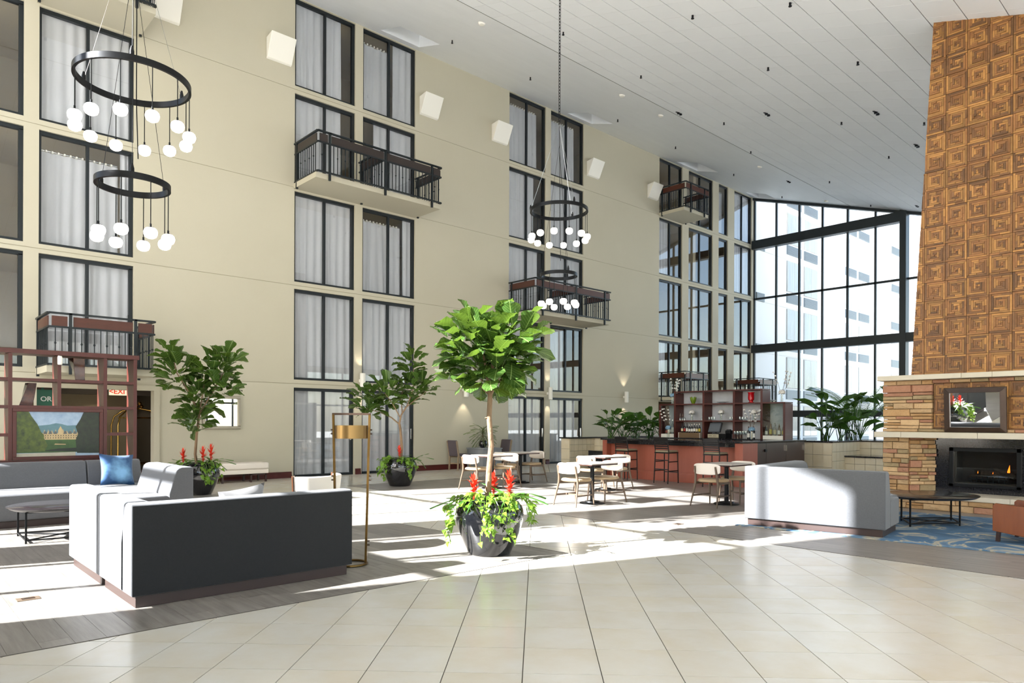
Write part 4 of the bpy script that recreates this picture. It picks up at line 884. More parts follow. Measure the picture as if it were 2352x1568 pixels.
# ---------------------------------------------------------------- corridor signs, luggage cart
EX = thing('exit_sign', 'lit exit sign with red letters hanging in the corridor opening', 'sign', (4.24, VW+0.75, 2.03))
t = MB(); t.box(-0.2, 0.2, -0.03, 0.03, 0, 0.17); mat('sign_face', 'efe4c8', 0.5, emit=('fff0cf', 0.5)); t.build('housing', 'sign_face', EX, bevel=0.005)
mat('sign_red', 'c22a16', 0.5, emit=('d4301a', 0.6)); o = link('lettering', text_mesh('<EXIT', 0.16), EX, loc=(0.0, -0.032, 0.082), rot=(pi/2, 0, 0)); o.data.materials.clear(); o.data.materials.append(MATS['sign_red'])
t = MB(); t.tube([(0, 0, 0.17), (0, 0, 0.30)], 0.01, 8); t.build('hanger', 'white_paint', EX)
GS = thing('corridor_sign', 'green sign with white letters beside the corridor opening', 'sign', (2.72, VW+0.42, 1.70))
mat('sign_green', '0c6a4e', 0.4); mat('sign_white', 'ffffff', 0.5); t = MB(); t.box(-0.2, 0.2, -0.015, 0.015, 0, 0.40); t.build('board', 'sign_green', GS)
o = link('lettering', text_mesh('OR', 0.14), GS, loc=(0.06, -0.017, 0.2), rot=(pi/2, 0, 0)); o.data.materials.clear(); o.data.materials.append(MATS['sign_white'])
t = MB(); t.box(-0.02, 0.02, 0.0, 0.012, 0.40, 0.62); t.build('hanger', 'sign_green', GS)
LC = thing('luggage_cart', 'brass birdcage luggage cart standing in the corridor mouth', 'cart', (4.72, VW+0.95, 0))
mat('brass_polished', 'b08a4a', 0.15, metal=1.0); mat('cart_carpet', '4a2420', 0.95)
t = MB(); t.box(-0.55, 0.5, -0.32, 0.32, 0.2, 0.27); t.build('platform', 'cart_carpet', LC, bevel=0.02)
for s_ in (-0.3, 0.3):
    for e in (-0.52, 0.47):
        m_ = -1 if e < 0 else 1; t = MB(); t.tube([(e, s_, 0.27), (e, s_, 1.35), (e-m_*0.05, s_*0.9, 1.55), (e-m_*0.2, s_*0.5, 1.68), (0, 0, 1.74)], 0.018, 10); t.build('arch_tube', 'brass_polished', LC, True)
    t = MB(); t.tube([(-0.52, s_, 0.45), (0.47, s_, 0.45)], 0.014, 8); t.build('side_rail', 'brass_polished', LC, True)
for x in (-0.52, 0.47): t = MB(); t.tube([(x, -0.3, 0.45), (x, 0.3, 0.45)], 0.014, 8); t.build('end_rail', 'brass_polished', LC, True)
t = MB(); t.tube([(-0.45, 0, 1.52), (0.42, 0, 1.52)], 0.016, 8); t.build('hanging_rail', 'brass_polished', LC, True)
for x in (-0.06, 0.05, 0.0): t = MB(); t.lathe([(0, -0.045), (0.03, -0.035), (0.045, 0), (0.03, 0.035), (0, 0.045)], 12, (x, 0.02 if x else -0.03, 1.79 if x else 1.86)); t.build('finial', 'brass_polished', LC, True)
for x in (-0.45, 0.4):
    for y in (-0.25, 0.25): t = MB(); t.lathe([(0, -0.02), (0.09, -0.02), (0.1, -0.012), (0.1, 0.012), (0.09, 0.02), (0, 0.02)], 16); o = t.build('wheel', 'black_metal', LC, True, loc=(x, y, 0.1)); o.rotation_euler = (pi/2, 0, 0)
# corridor downlights
for (u, v) in ((3.2, VW+2.0), (4.3, VW+2.6), (3.7, VW+3.8)):
    DL = thing('corridor_downlight', 'round recessed downlight in the corridor ceiling', 'downlight', (u, v, 2.318), 0, 'corridor downlights')
    t = MB(); t.lathe([(0.0, -0.004), (0.06, -0.004), (0.075, -0.01), (0.08, 0.0)], 20); mat('downlight', 'fff4e0', 0.4, emit=('ffeccb', 6)); t.build('lens', 'downlight', DL)
    li = bpy.data.lights.new('corridor_lamp', 'SPOT'); li.energy = 5; li.spot_size = radians(120); li.color = (1, .88, .7); lo = bpy.data.objects.new('corridor_lamp', li); COL.objects.link(lo); lo.parent = DL; lo.location = (0, 0, -0.03)
# ---------------------------------------------------------------- wall bench, floor outlet plates
BE = thing('wall_bench', 'long cream upholstered bench with dark square legs against the guest wall', 'bench', (5.55, 16.42, 0))
t = MB(); t.box(0, 1.62, 0, 0.5, 0.30, 0.46); t.build('seat_pad', 'cream_vinyl', BE, True, 0.035)
t = MB(); t.box(0.01, 1.61, 0.01, 0.49, 0.20, 0.30); t.build('apron', 'cream_vinyl', BE, bevel=0.01)
for x in (0.15, 1.18):
    for a, c in (((x, 0.02, 0.0), (x, 0.02, 0.2)), ((x+0.36, 0.02, 0.0), (x+0.36, 0.02, 0.2)), ((x, 0.46, 0.0), (x, 0.46, 0.2)), ((x+0.36, 0.46, 0), (x+0.36, 0.46, 0.2))): t = MB(); t.bar(a, c, 0.04); t.build('leg', 'dark_wood', BE)
    t = MB(); t.box(x-0.02, x+0.38, 0.0, 0.04, 0.17, 0.2); t.build('leg_bar', 'dark_wood', BE)
mat('outlet_plate', '8d7a68', 0.35, metal=0.6)
for (u, v, rz, lab) in ((0.97, 6.84, 0, 'bronze floor outlet plate on the wood floor beside the corner sofa'), (8.55, 5.75, 0, 'bronze floor outlet plate on the wood floor before the fireside sofa')):
    O_ = thing('floor_outlet', lab, 'outlet', (u, v, 0.001), rz); t = MB(); t.box(-0.08, 0.08, -0.055, 0.055, 0, 0.006); t.build('plate', 'outlet_plate', O_, bevel=0.002)
    t = MB(); t.box(-0.045, 0.045, -0.03, 0.03, 0.006, 0.008); t.build('lid', 'bronze_frame', O_); t = MB(); t.bar((-0.03, 0.0, 0.009), (0.01, 0.015, 0.009), 0.012, 0.003); t.build('latch', 'chrome', O_)
# ---------------------------------------------------------------- cafe tables and chairs
def cafe_chair():
    C = thing('cafe_chair', 'cafe chair', 'chair')
    for s in (-1, 1):
        t = MB(); t.tube([(-0.31, s*0.265, 0), (-0.215, s*0.225, 0.40), (-0.225, s*0.212, 0.52), (-0.268, s*0.205, 0.70)], [0.011, 0.021, 0.021, 0.016], 10); t.build('back_leg', 'chair_wood', C, True)
        t = MB(); t.tube([(0.225, s*0.215, 0), (0.185, s*0.195, 0.425)], [0.011, 0.02], 10); t.build('front_leg', 'chair_wood', C, True)
        t = MB(); t.bar((-0.265, s*0.247, 0.185), (0.205, s*0.206, 0.185), 0.018, 0.026); t.build('side_stretcher', 'chair_wood', C)
        t = MB(); t.bar((-0.215, s*0.22, 0.405), (0.19, s*0.195, 0.405), 0.022, 0.04); t.build('seat_rail', 'chair_wood', C)
    t = MB(); t.bar((-0.03, -0.225, 0.185), (-0.03, 0.225, 0.185), 0.018, 0.024); t.build('cross_stretcher', 'chair_wood', C)
    t = MB(); n = 28; P = [(0.235*(abs(cos(2*pi*k/n))**0.62)*(1 if cos(2*pi*k/n) >= 0 else -1), 0.235*(abs(sin(2*pi*k/n))**0.62)*(1 if sin(2*pi*k/n) >= 0 else -1)) for k in range(n)]
    V = [(x*f, y*f, z) for z, f in ((0.42, 0.93), (0.435, 1.0), (0.458, 1.0), (0.475, 0.93), (0.482, 0.6)) for x, y in P]
    t.add(V, [(r*n+k, r*n+(k+1) % n, (r+1)*n+(k+1) % n, (r+1)*n+k) for r in range(4) for k in range(n)]+[list(range(n))[::-1], [4*n+k for k in range(n)]]); t.build('seat', 'tan_vinyl', C, True)
    t = MB(); N = 16; V = []
    for k in range(N+1):
        a = -1+2*k/N; y = 0.262*a; x = -0.285+0.075*a*a; hz = 0.10*(1-0.35*abs(a)**5); z = 0.655
        V += [(x-0.004, y, z-hz), (x+0.03, y*0.97, z-hz+0.01), (x+0.03, y*0.97, z+hz-0.01), (x-0.004, y, z+hz)]
    t.add(V, [(4*k+j, 4*k+4+j, 4*k+4+(j+1) % 4, 4*k+(j+1) % 4) for k in range(N) for j in range(4)]+[(3, 2, 1, 0), (4*N, 4*N+1, 4*N+2, 4*N+3)]); t.build('backrest', 'cream_vinyl', C, True, 0.012)
    return C
def cafe_table():
    C = thing('cafe_table', 'cafe table', 'table')
    mat('table_laminate', 'cfc5ba', 0.3, var=('bfb3a6', 3, 1.4), vscale=(1, 8, 1))
    t = MB(); t.box(-0.36, 0.36, -0.30, 0.30, 0.716, 0.735); t.build('table_top', 'table_laminate', C, bevel=0.004)
    t = MB(); t.box(-0.355, 0.355, -0.295, 0.295, 0.695, 0.716); t.build('top_edge', 'dark_wood', C)
    t = MB(); t.lathe([(0.0, 0.03), (0.038, 0.03), (0.038, 0.66), (0.12, 0.69), (0.12, 0.695), (0, 0.695)], 20); t.build('column', 'black_metal', C, True)
    t = MB(); t.lathe([(0.0, 0.0), (0.225, 0.0), (0.225, 0.012), (0.21, 0.022), (0.14, 0.026), (0.13, 0.045), (0.06, 0.055), (0.0, 0.055)], 36); t.build('base', 'black_metal', C, True)
    return C
proto_c, proto_t = cafe_chair(), cafe_table()
TB = [(9.60, 8.26, 'nearest the wood floor edge', 'A'), (11.72, 9.72, 'nearest the bar stools', 'B'), (10.12, 11.60, 'behind the big tree trunk', 'C'), (11.55, 12.20, 'nearest the grey wall chairs', 'D'), (11.34, 6.60, 'behind the fireside sofa', 'E')]
first = [True, True]
for (u, v, w_, k) in TB:
    lab = 'square cafe table with a black disc base %s' % w_
    if first[0]: o = proto_t; o.location = (u, v, 0.001); o['label'] = lab; o['group'] = 'cafe tables'; first[0] = False
    else: o = dup(proto_t, (u, v, 0.001), 0, lab, 'cafe tables')
    for side, rz, du in (('window', 0.0, -0.40), ('bar', pi, 0.34)):
        lab = 'cream backed cafe chair on the %s side of the table %s' % ({'window': 'lounge', 'bar': 'bar'}[side], w_); loc = (u+du, v+(0.02 if side == 'window' else -0.0), 0.001)
        if first[1]: o = proto_c; o.location = loc; o.rotation_euler = (0, 0, rz); o['label'] = lab; o['group'] = 'cafe chairs'; first[1] = False
        else: o = dup(proto_c, loc, rz+0.05*sin(u*7+du), lab, 'cafe chairs')
# ---------------------------------------------------------------- bar stools
mat('stool_metal', '1c1a1a', 0.3, metal=0.5); mat('stool_seat', '8d8168', 0.4)
def bar_stool():
    C = thing('bar_stool', 'bar stool', 'stool')
    for s in (-1, 1):
        t = MB(); t.tube([(-0.23, s*0.20, 0), (-0.185, s*0.19, 0.72), (-0.19, s*0.19, 0.80), (-0.25, s*0.185, 1.09)], 0.014, 8); t.build('back_leg', 'stool_metal', C, True)
        t = MB(); t.tube([(0.20, s*0.20, 0), (0.185, s*0.19, 0.73)], 0.014, 8); t.build('front_leg', 'stool_metal', C, True)
        for z in (0.30, 0.52): t = MB(); t.bar((-0.205, s*0.195, z), (0.19, s*0.195, z), 0.014, 0.022); t.build('side_rung', 'stool_metal', C)
    for z, x in ((0.26, 0.19), (0.56, -0.2), (0.34, -0.21)): t = MB(); t.bar((x, -0.195, z), (x, 0.195, z), 0.014, 0.024); t.build('cross_rung', 'stool_metal', C)
    for k, z in enumerate((0.84, 0.89, 0.94, 0.99)): t = MB(); x = -0.20-0.05*(z-0.8)/0.28; t.bar((x, -0.185, z), (x, 0.185, z), 0.012, 0.03 if k < 3 else 0.03); t.build('back_slat', 'stool_metal', C)
    t = MB(); t.bar((-0.245, -0.19, 1.06), (-0.245, 0.19, 1.06), 0.014, 0.08); t.build('top_rail', 'stool_metal', C)
    t = MB(); t.box(-0.21, 0.20, -0.205, 0.205, 0.72, 0.745); t.build('seat_frame', 'stool_metal', C)
    t = MB(); t.box(-0.20, 0.205, -0.20, 0.20, 0.745, 0.79); t.build('seat', 'stool_seat', C, True, 0.02)
    return C
ps = bar_stool()
for k, (u, v, lab) in enumerate(((14.20, 9.87, 'black ladder back bar stool alone before the middle of the bar front'), (14.22, 11.10, 'black ladder back bar stool at the planter end of the bar'), (14.22, 8.55, 'black ladder back bar stool at the bar corner behind a cafe chair'))):
    if k == 0: ps.location = (u, v, 0.001); ps['label'] = lab; ps['group'] = 'bar stools'
    else: dup(ps, (u, v, 0.001), 0.03*k, lab, 'bar stools')
# ---------------------------------------------------------------- bar counter
BR = thing('bar_counter', 'bar with a black granite top, red wood front and dark wood side doors', 'bar', (0, 0, 0))
t = MB(); t.box(14.72, 15.2, 8.25, 12.0, 0.0, 0.93); t.build('front_panel', 'bar_wood', BR)
t = MB(); t.box(14.66, 14.72, 8.26, 11.98, 0.0, 0.20); t.box(14.64, 14.66, 8.26, 11.98, 0.0, 0.012); t.build('kick_board', 'bar_wood', BR)
t = MB(); t.box(14.68, 14.72, 8.26, 11.98, 0.20, 0.23); t.build('base_moulding', 'bar_wood', BR)
for v0, v1 in ((8.05, 8.25), (12.0, 12.14)): t = MB(); t.box(14.53, 15.2, v0, v1, 0, 0.99); t.build('end_pilaster', 'bar_wood', BR)
t = MB(); t.box(14.55, 15.4, 8.25, 12.0, 0.90, 0.995); t.build('granite_apron', 'granite_black', BR)
t = MB(); t.box(14.47, 15.45, 8.02, 12.17, 0.995, 1.035); t.box(15.45, 17.66, 8.02, 8.40, 0.995, 1.035); t.build('granite_top', 'granite_black', BR, bevel=0.005)
for k, (a, c) in enumerate(((14.74, 15.62), (15.63, 16.62), (16.63, 17.62))):
    t = MB(); t.box(a, c, 8.055, 8.09, 0.02, 0.985); d_ = t.build('side_door', 'dark_wood', BR)
    t = MB(); t.box(c-0.06 if k else c-0.1, c-0.03 if k else c-0.02, 8.02, 8.055, 0.78, 0.92 if k else 0.84); t.build('door_latch', 'chrome' if k else 'black_metal', d_)
t = MB(); t.box(15.2, 17.62, 8.09, 8.40, 0, 0.98); t.build('side_carcass', 'dark_wood', BR)
for (v, w_) in ((11.2, 0.5), (9.75, 0.55), (8.75, 0.45)): t = MB(); t.box(14.525, 14.55, v-w_/2, v+w_/2, 0.905, 0.985); t.build('menu_holder', 'black_metal', BR, bevel=0.004)
# back counter and shelves
BB = thing('back_bar_shelf', 'stepped cherry wood back bar with pale marbled back panels behind the bar', 'shelf', (17.3, 0, 0))
mat('marble', 'd8dade', 0.3, var=('b9bcc2', 4, 1.8)); 
t = MB(); t.box(-0.4, 0.5, 8.44, 12.28, 0, 1.0); t.build('base_cabinet', 'dark_wood', BB)
t = MB(); t.box(-0.45, 0.5, 8.42, 12.30, 1.0, 1.035); t.build('counter_top', 'granite_black', BB)
t = MB(); t.box(0.42, 0.45, 8.46, 12.26, 1.035, 1.99); t.box(0.42, 0.45, 9.08, 11.74, 1.99, 2.35); t.build('back_panel', 'marble', BB)
for v, z1 in ((12.26, 2.0), (11.745, 2.36), (10.80, 2.36), (9.86, 2.36), (9.06, 2.36), (8.44, 2.0)): t = MB(); t.box(0, 0.42, v-0.03, v+0.03, 1.035, z1-0.04); t.build('upright', 'cherry', BB)
for a, c, z in ((8.41, 9.03, 1.97), (11.775, 12.29, 1.97), (9.03, 11.775, 2.33), (9.09, 9.83, 1.97), (9.89, 10.77, 1.97), (10.83, 11.715, 1.97), (9.09, 9.83, 1.49), (9.89, 10.77, 1.49), (10.83, 11.715, 1.49)): t = MB(); t.box(-0.005, 0.42, a, c, z, z+0.035); t.build('shelf_board', 'cherry', BB)
for a, c in ((8.47, 9.03), (11.775, 12.23)): t = MB(); t.box(0.012, 0.018, a, c, 1.14, 1.96); t.build('glass_door', 'clear_glass', BB); t = MB(); t.box(0.02, 0.4, a, c, 1.036, 1.13); t.build('riser', 'white_paint', BB)
# ---------------------------------------------------------------- things on the bar
mat('bottle_dark', '14100e', 0.08, spec=0.7); mat('label_white', 'e9e6df', 0.6); mat('label_red', 'b23a30', 0.6); mat('label_yellow', 'c9b53a', 0.6); mat('label_cream', 'd9c9a2', 0.6); mat('amber', '8a5a2a', 0.1, trans=0.5); mat('clear_liquor', 'dfe6e4', 0.05, trans=0.85); mat('pale_liquor', 'd9c8a8', 0.08, trans=0.6)
glass_mat('stemware', 'f4f7f7', 0.10)
def bottle(x, y, z, h, r, body, lab, text, cap='label_cream', grp=None):
    B = thing('bottle', text, 'bottle', (x, y, z), 0, grp)
    t = MB(); t.lathe([(0, 0), (r*.95, 0), (r, 0.01), (r, h*0.56), (r*0.85, h*0.64), (r*0.38, h*0.74), (r*0.34, h*0.93), (0, h*0.93)], 14); t.build('glass_body', body, B, True)
    t = MB(); t.lathe([(r*1.02, h*0.12), (r*1.02, h*0.45)], 14); t.build('paper_label', lab, B, True)
    t = MB(); t.lathe([(r*0.4, h*0.90), (r*0.4, h), (0, h)], 10); t.build('cap', cap, B)
z0 = 1.0355
crate_z = z0+0.145
CRT = thing('wooden_crate', 'low rustic wooden crate carrying the row of beer bottles', 'crate', (17.33, 11.28, z0))
mat('crate_wood', '7d6448', 0.8, var=('5f4a33', 4, 1.6), vscale=(1, 0.6, 8)); t = MB(); t.box(0, 0.2, -0.34, 0.34, 0, 0.14); t.build('crate_box', 'crate_wood', CRT); t = MB(); t.box(-0.006, 0.206, -0.36, -0.34, 0, 0.145); t.build('end_board', 'table_laminate', CRT); t = MB(); t.box(-0.006, 0.206, 0.34, 0.36, 0, 0.145); t.build('end_board', 'table_laminate', CRT)
labs = ['label_cream', 'label_red', 'label_white', 'label_white', 'label_white', 'label_white', 'label_cream', 'label_yellow']
BT = ['brown beer bottle with a cream label at the end of the crate row', 'brown beer bottle with a red label on the crate', 'brown beer bottle with a white label standing next to the red labelled one', 'short dark bottle with a white label in the crate row', 'dark bottle with a white label and pale neck in the crate row', 'dark bottle with a silver neck in the crate row', 'dark bottle with a cream label next to the yellow labelled one', 'dark bottle with a bright yellow label on the crate']
for k in range(8): bottle(17.42, 11.57-k*0.082, crate_z, [0.25, 0.26, 0.26, 0.22, 0.23, 0.25, 0.24, 0.25][k], 0.031, 'bottle_dark', labs[k], BT[k], 'black_metal' if k < 3 else 'chrome', 'beer bottles on the crate')
for k, (y, h, r, b_, l, tx) in enumerate(((12.15, 0.22, 0.045, 'bottle_dark', 'label_red', 'short dark liquor bottle with a red label behind the glass door'), (12.06, 0.34, 0.04, 'pale_liquor', 'label_white', 'tall pale liquor bottle with a white label behind the glass door'), (11.95, 0.42, 0.045, 'clear_liquor', 'label_white', 'tallest clear liquor bottle behind the glass door'), (11.85, 0.30, 0.042, 'amber', 'label_cream', 'amber liquor bottle with a cream label behind the glass door'))): bottle(17.5, y, 1.131, h, r, b_, l, tx, 'chrome', 'liquor bottles in the planter end cabinet')
for k in range(9): bottle(17.42+0.14*(k % 2), 8.98-k*0.058, 1.131, 0.26+0.12*((k*37) % 5)/5, 0.035, ['clear_liquor', 'pale_liquor', 'amber', 'clear_liquor'][k % 4], ['label_white', 'label_cream', 'label_yellow'][k % 3], ['clear', 'pale', 'amber', 'square clear'][k % 4]+' liquor bottle with a %s label in the glass end cabinet' % ['white', 'cream', 'yellow'][k % 3], 'bottle_dark' if k == 3 else 'chrome', 'liquor bottles in the glass end cabinet')
for k in range(2): bottle(17.30, 9.42-k*0.14, z0, 0.33, 0.04, 'bottle_dark', 'label_white', 'dark wine bottle with a large white label beside the stemware', 'baseboard', 'pair of wine bottles')
def goblet(x, y, z, up=True):
    t = MB(); P = [(0.032, 0), (0.033, 0.003), (0.005, 0.008), (0.004, 0.09), (0.02, 0.105), (0.036, 0.14), (0.033, 0.2), (0.031, 0.2), (0.034, 0.14), (0.018, 0.108)]
    t.lathe(P if up else [(r, 0.2-zz) for r, zz in P], 12); return t.mesh('wine_glass', 'stemware', True)
gu, gd = goblet(0, 0, 0), goblet(0, 0, 0, False)
for k in range(9): tag(link('wine_glass', gu, loc=(17.25+0.09*(k % 2), 9.80-k*0.04, z0)), 'clear upright wine glass in the cluster on the back counter', 'glass', 'wine glasses on the back counter')
for y in (11.66, 11.585, 10.93, 11.51): tag(link('wine_glass', gd, loc=(17.45, y, 1.5255)), 'clear glass standing upside down on the shelf above the crate', 'glass', 'upturned glasses above the crate')
t = MB(); t.lathe([(0.0, 0.0), (0.03, 0.0), (0.038, 0.04), (0.034, 0.1), (0.031, 0.1), (0.034, 0.04), (0.0, 0.006)], 12); tum = t.mesh('tumbler', 'stemware', True)
for (y, gr) in ((10.70, 'a'), (10.62, 'a'), (10.54, 'a'), (9.98, 'a'), (10.05, 'a'), (9.76, 'b'), (9.68, 'b'), (9.60, 'b')): tag(link('tumbler', tum, loc=(17.45, y, 1.5255)), 'clear stemless glass on the middle shelf above the register' if gr == 'a' else 'clear stemless glass on the middle shelf above the wine bottles', 'glass', 'stemless glasses '+('above the register' if gr == 'a' else 'above the wine'))
mat('petal_white', 'f2efe9', 0.6, island=0.08); mat('petal_blue', '7fa3bd', 0.6, island=0.2); mat('twig', '5b4636', 0.8); leaf_mat('small_leaf', '2c3f25', '1e2d1b', '5d7a40', 0.5, 0.15)
def cluster(mb, c, R, n, s, seed, squash=0.7):
    r = random.Random(seed)
    for k in range(n):
        a, b_ = r.uniform(0, 2*pi), r.uniform(-0.5, 1.0); d = Vector((cos(a)*sqrt(max(0, 1-b_*b_)), sin(a)*sqrt(max(0, 1-b_*b_)), b_*squash)); p = Vector(c)+d*R; n_ = d.normalized(); t_ = n_.cross(Vector((0.3, 0.5, 0.8))).normalized(); q = n_.cross(t_)
        mb.add([p-t_*s-q*s, p+t_*s-q*s, p+t_*s+q*s+n_*s*.6, p-t_*s+q*s, p+n_*s*0.5], [(0, 1, 4), (1, 2, 4), (2, 3, 4), (3, 0, 4)])
def bouquet(x, y, z, text, vase_h=0.17, fl='petal_white', orch=0.0, R=0.075, blue=False):
    B = thing('flower_vase', text, 'flowers', (x, y, z))
    t = MB(); t.lathe([(0, 0), (0.035, 0), (0.04, 0.01), (0.036, vase_h), (0.032, vase_h), (0.035, 0.012), (0, 0.012)], 14); t.build('glass_vase', 'stemware', B, True)
    t = MB(); t.tube([(0, 0, 0.02), (0.01, 0.0, vase_h+0.05)], 0.006, 6); t.tube([(0.01, 0.01, 0.02), (-0.01, 0.01, vase_h+0.05)], 0.005, 6); t.build('stems', 'small_leaf', B)
    t = MB(); cluster(t, (0, 0, vase_h+0.06), R, 70, 0.02, int(x*100+y*37)); t.build('blossom', 'petal_blue' if blue else fl, B)
    t = MB()
    for a in range(5): d = Vector((cos(a*1.3), sin(a*1.3), 0)); p = Vector((0, 0, vase_h+0.02)); sdw = Vector((-d.y, d.x, 0))*0.025; t.add([p, p+d*0.06+sdw, p+d*0.13-Vector((0, 0, 0.02)), p+d*0.06-sdw], [(0, 1, 2, 3)])
    t.build('leaves', 'small_leaf', B)
    if orch:
        r = random.Random(int(y*1000)); tw = MB(); fb = MB()
        for s_ in range(4):
            p = Vector((0, 0, vase_h)); pts = [p]; dr = Vector((r.uniform(-.35, .35), r.uniform(-.5, .5), 1)).normalized()
            for q in range(6): dr = (dr+Vector((r.uniform(-.25, .25), r.uniform(-.25, .25), 0.05))).normalized(); p = p+dr*orch/6; pts.append(p); (cluster(fb, p, 0.022, 7, 0.014, r.random()) if q > 1 else None)
            tw.tube(pts, 0.004, 5)
        tw.build('twigs', 'twig', B); fb.build('orchid_blooms', fl, B)
bouquet(17.46, 11.27, 1.5255, 'white hydrangea in a slim glass vase above the beer bottles'); bouquet(17.46, 10.33, 1.5255, 'white hydrangea in a slim glass vase above the cash register'); bouquet(17.46, 9.35, 1.5255, 'white hydrangea in a slim glass vase above the wine bottles')
bouquet(17.5, 11.95, 2.0055, 'tall white orchid and blue flower arrangement on the planter end of the shelf top', 0.2, orch=0.55, blue=True); bouquet(17.5, 8.60, 2.0055, 'tall twiggy white flower arrangement on the glass cabinet top', 0.2, orch=0.62)
bouquet(16.98, 11.74, z0, 'orchid and blue flower arrangement on the counter beside the beer crate', 0.22, orch=0.62, blue=True); bouquet(16.98, 9.16, z0, 'twiggy orchid and blue flower arrangement beside the wine bottles', 0.2, orch=0.6, blue=True)
mat('red_glaze', 'c00d18', 0.12, coat=0.5); mat('green_glass', '7d9a28', 0.1, trans=0.4)
t = MB(); t.lathe([(0, 0), (0.075, 0), (0.08, 0.012), (0.045, 0.03), (0.045, 0.045), (0.075, 0.07), (0.082, 0.12), (0.078, 0.25), (0.092, 0.27), (0.092, 0.28), (0.075, 0.28), (0.07, 0.1), (0, 0.06)], 24); tag(t.build('red_urn', 'red_glaze', None, True, loc=(17.5, 9.46, 2.0055)), 'glossy red footed urn on the top shelf of the back bar', 'vase')
t = MB(); N = 6; V = [(0, 0, 0)]; 
for z, r in ((0, 0.045), (0.08, 0.075), (0.14, 0.085), (0.19, 0.09)):
    for k in range(24): a = 2*pi*k/24; rr = r*(1+0.08*cos(6*a)*z/0.19); V.append((rr*cos(a), rr*sin(a), z+(0.015*cos(6*a) if z > 0.15 else 0)))
t.add(V, [(0, 1+(k+1) % 24, 1+k) for k in range(24)]+[(1+24*r+k, 1+24*r+(k+1) % 24, 25+24*r+(k+1) % 24, 25+24*r+k) for r in range(3) for k in range(24)]); tag(t.build('green_vase', 'green_glass', None, True, loc=(17.48, 11.24, 2.0055)), 'green glass tulip vase on the top shelf of the back bar', 'vase')
t = MB(); t.lathe([(0, 0), (0.06, 0), (0.19, 0.03), (0.2, 0.035), (0.19, 0.038), (0.06, 0.01), (0, 0.01)], 32); tag(t.build('glass_platter', 'stemware', None, True, loc=(17.45, 10.3, 2.0055)), 'wide clear glass platter on the middle top shelf', 'platter')
# cash register: drawer, screen, printer
mat('pos_grey', '3b3f45', 0.4); mat('pos_screen', '747a80', 0.25); mat('drawer_front', 'b5ab92', 0.45); mat('screen_glass', '6b7076', 0.15)
RG = thing('cash_register', 'grey touch screen cash register on a beige cash drawer', 'register', (17.30, 10.36, z0))
t = MB(); t.box(0, 0.32, -0.26, 0.30, 0, 0.12); t.build('cash_drawer', 'black_metal', RG, bevel=0.004); t = MB(); t.box(-0.012, 0, -0.05, 0.29, 0.012, 0.11); t.build('drawer_face', 'drawer_front', RG)
for y in (0.02, 0.16): t = MB(); t.box(-0.014, -0.011, y, y+0.1, 0.058, 0.066); t.build('slot', 'black_metal', RG)
t = MB(); t.lathe([(0, 0.12), (0.09, 0.12), (0.085, 0.135), (0.03, 0.14), (0.03, 0.2), (0, 0.2)], 20, (0.14, 0.12, 0)); t.build('stand', 'pos_grey', RG, True)
t = MB(); t.hexa([(0.0, -0.07, 0.16), (0.07, -0.07, 0.15), (0.07, 0.30, 0.15), (0.0, 0.30, 0.16)], [(0.13, -0.07, 0.44), (0.19, -0.07, 0.42), (0.19, 0.30, 0.42), (0.13, 0.30, 0.44)]); t.build('screen_case', 'pos_grey', RG, bevel=0.015)
t = MB(); t.hexa([(0.003, -0.05, 0.185), (0.013, -0.05, 0.185), (0.013, 0.28, 0.185), (0.003, 0.28, 0.185)], [(0.113, -0.05, 0.42), (0.12, -0.05, 0.42), (0.12, 0.28, 0.42), (0.113, 0.28, 0.42)]); t.build('screen', 'screen_glass', RG)
PT = thing('receipt_printer', 'small black receipt printer beside the register screen', 'printer', (17.40, 10.02, z0+0.1205)); t = MB(); t.box(0, 0.18, -0.0, 0.16, 0, 0.10); t.build('case', 'black_metal', PT, bevel=0.02); t = MB(); t.box(0.02, 0.12, 0.03, 0.13, 0.10, 0.125); t.build('paper_cover', 'pos_grey', PT, bevel=0.01)
# ---------------------------------------------------------------- tiled planters
def planter_face(P, p, q, z0, z1, n, rows, outn):
    p, q, nn = Vector((*p, 0)), Vector((*q, 0)), Vector((*outn, 0)); d = (q-p)/n; h = (z1-z0)/rows; dd = d.normalized()
    for i in range(n):
        for j in range(rows):
            a, b_ = p+d*i+dd*0.004, p+d*(i+1)-dd*0.004; c = (a+b_)/2; t = MB(); zz0, zz1 = z0+h*j+0.004, z0+h*(j+1)-0.004
            V = [a, b_, b_+nn*0.012, a+nn*0.012]; t.hexa([(v.x-c.x, v.y-c.y, zz0) for v in V], [(v.x-c.x, v.y-c.y, zz1) for v in V]); t.build('wall_tile', 'wall_tile', P, loc=(c.x, c.y, 0))
PR = thing('tiled_planter', 'cream tiled planter with a black rim beside the bar doors', 'planter', (0, 0, 0))
mat('planter_core', '7a705e', 0.9)
t = MB(); t.box(18.3, 22.5, 7.70, 8.45, 0, 0.96); t.box(18.2, 18.5, 7.60, 7.82, 0, 0.96); t.box(19.98, 22.5, 3.2, 7.7, 0, 0.96); t.box(18.98, 19.98, 5.0, 7.6, 0, 0.57); t.build('core', 'planter_core', PR)
t = MB(); t.box(18.25, 18.75, 7.64, 8.47, 0.96, 1.0); t.box(18.15, 19.98, 7.55, 7.82, 0.96, 1.0); t.box(19.94, 20.4, 3.2, 7.85, 0.96, 1.0); t.build('rim', 'granite_black', PR, bevel=0.004)
t = MB(); t.box(18.93, 19.98, 5.0, 7.62, 0.57, 0.61); t.build('ledge', 'granite_black', PR, bevel=0.004)
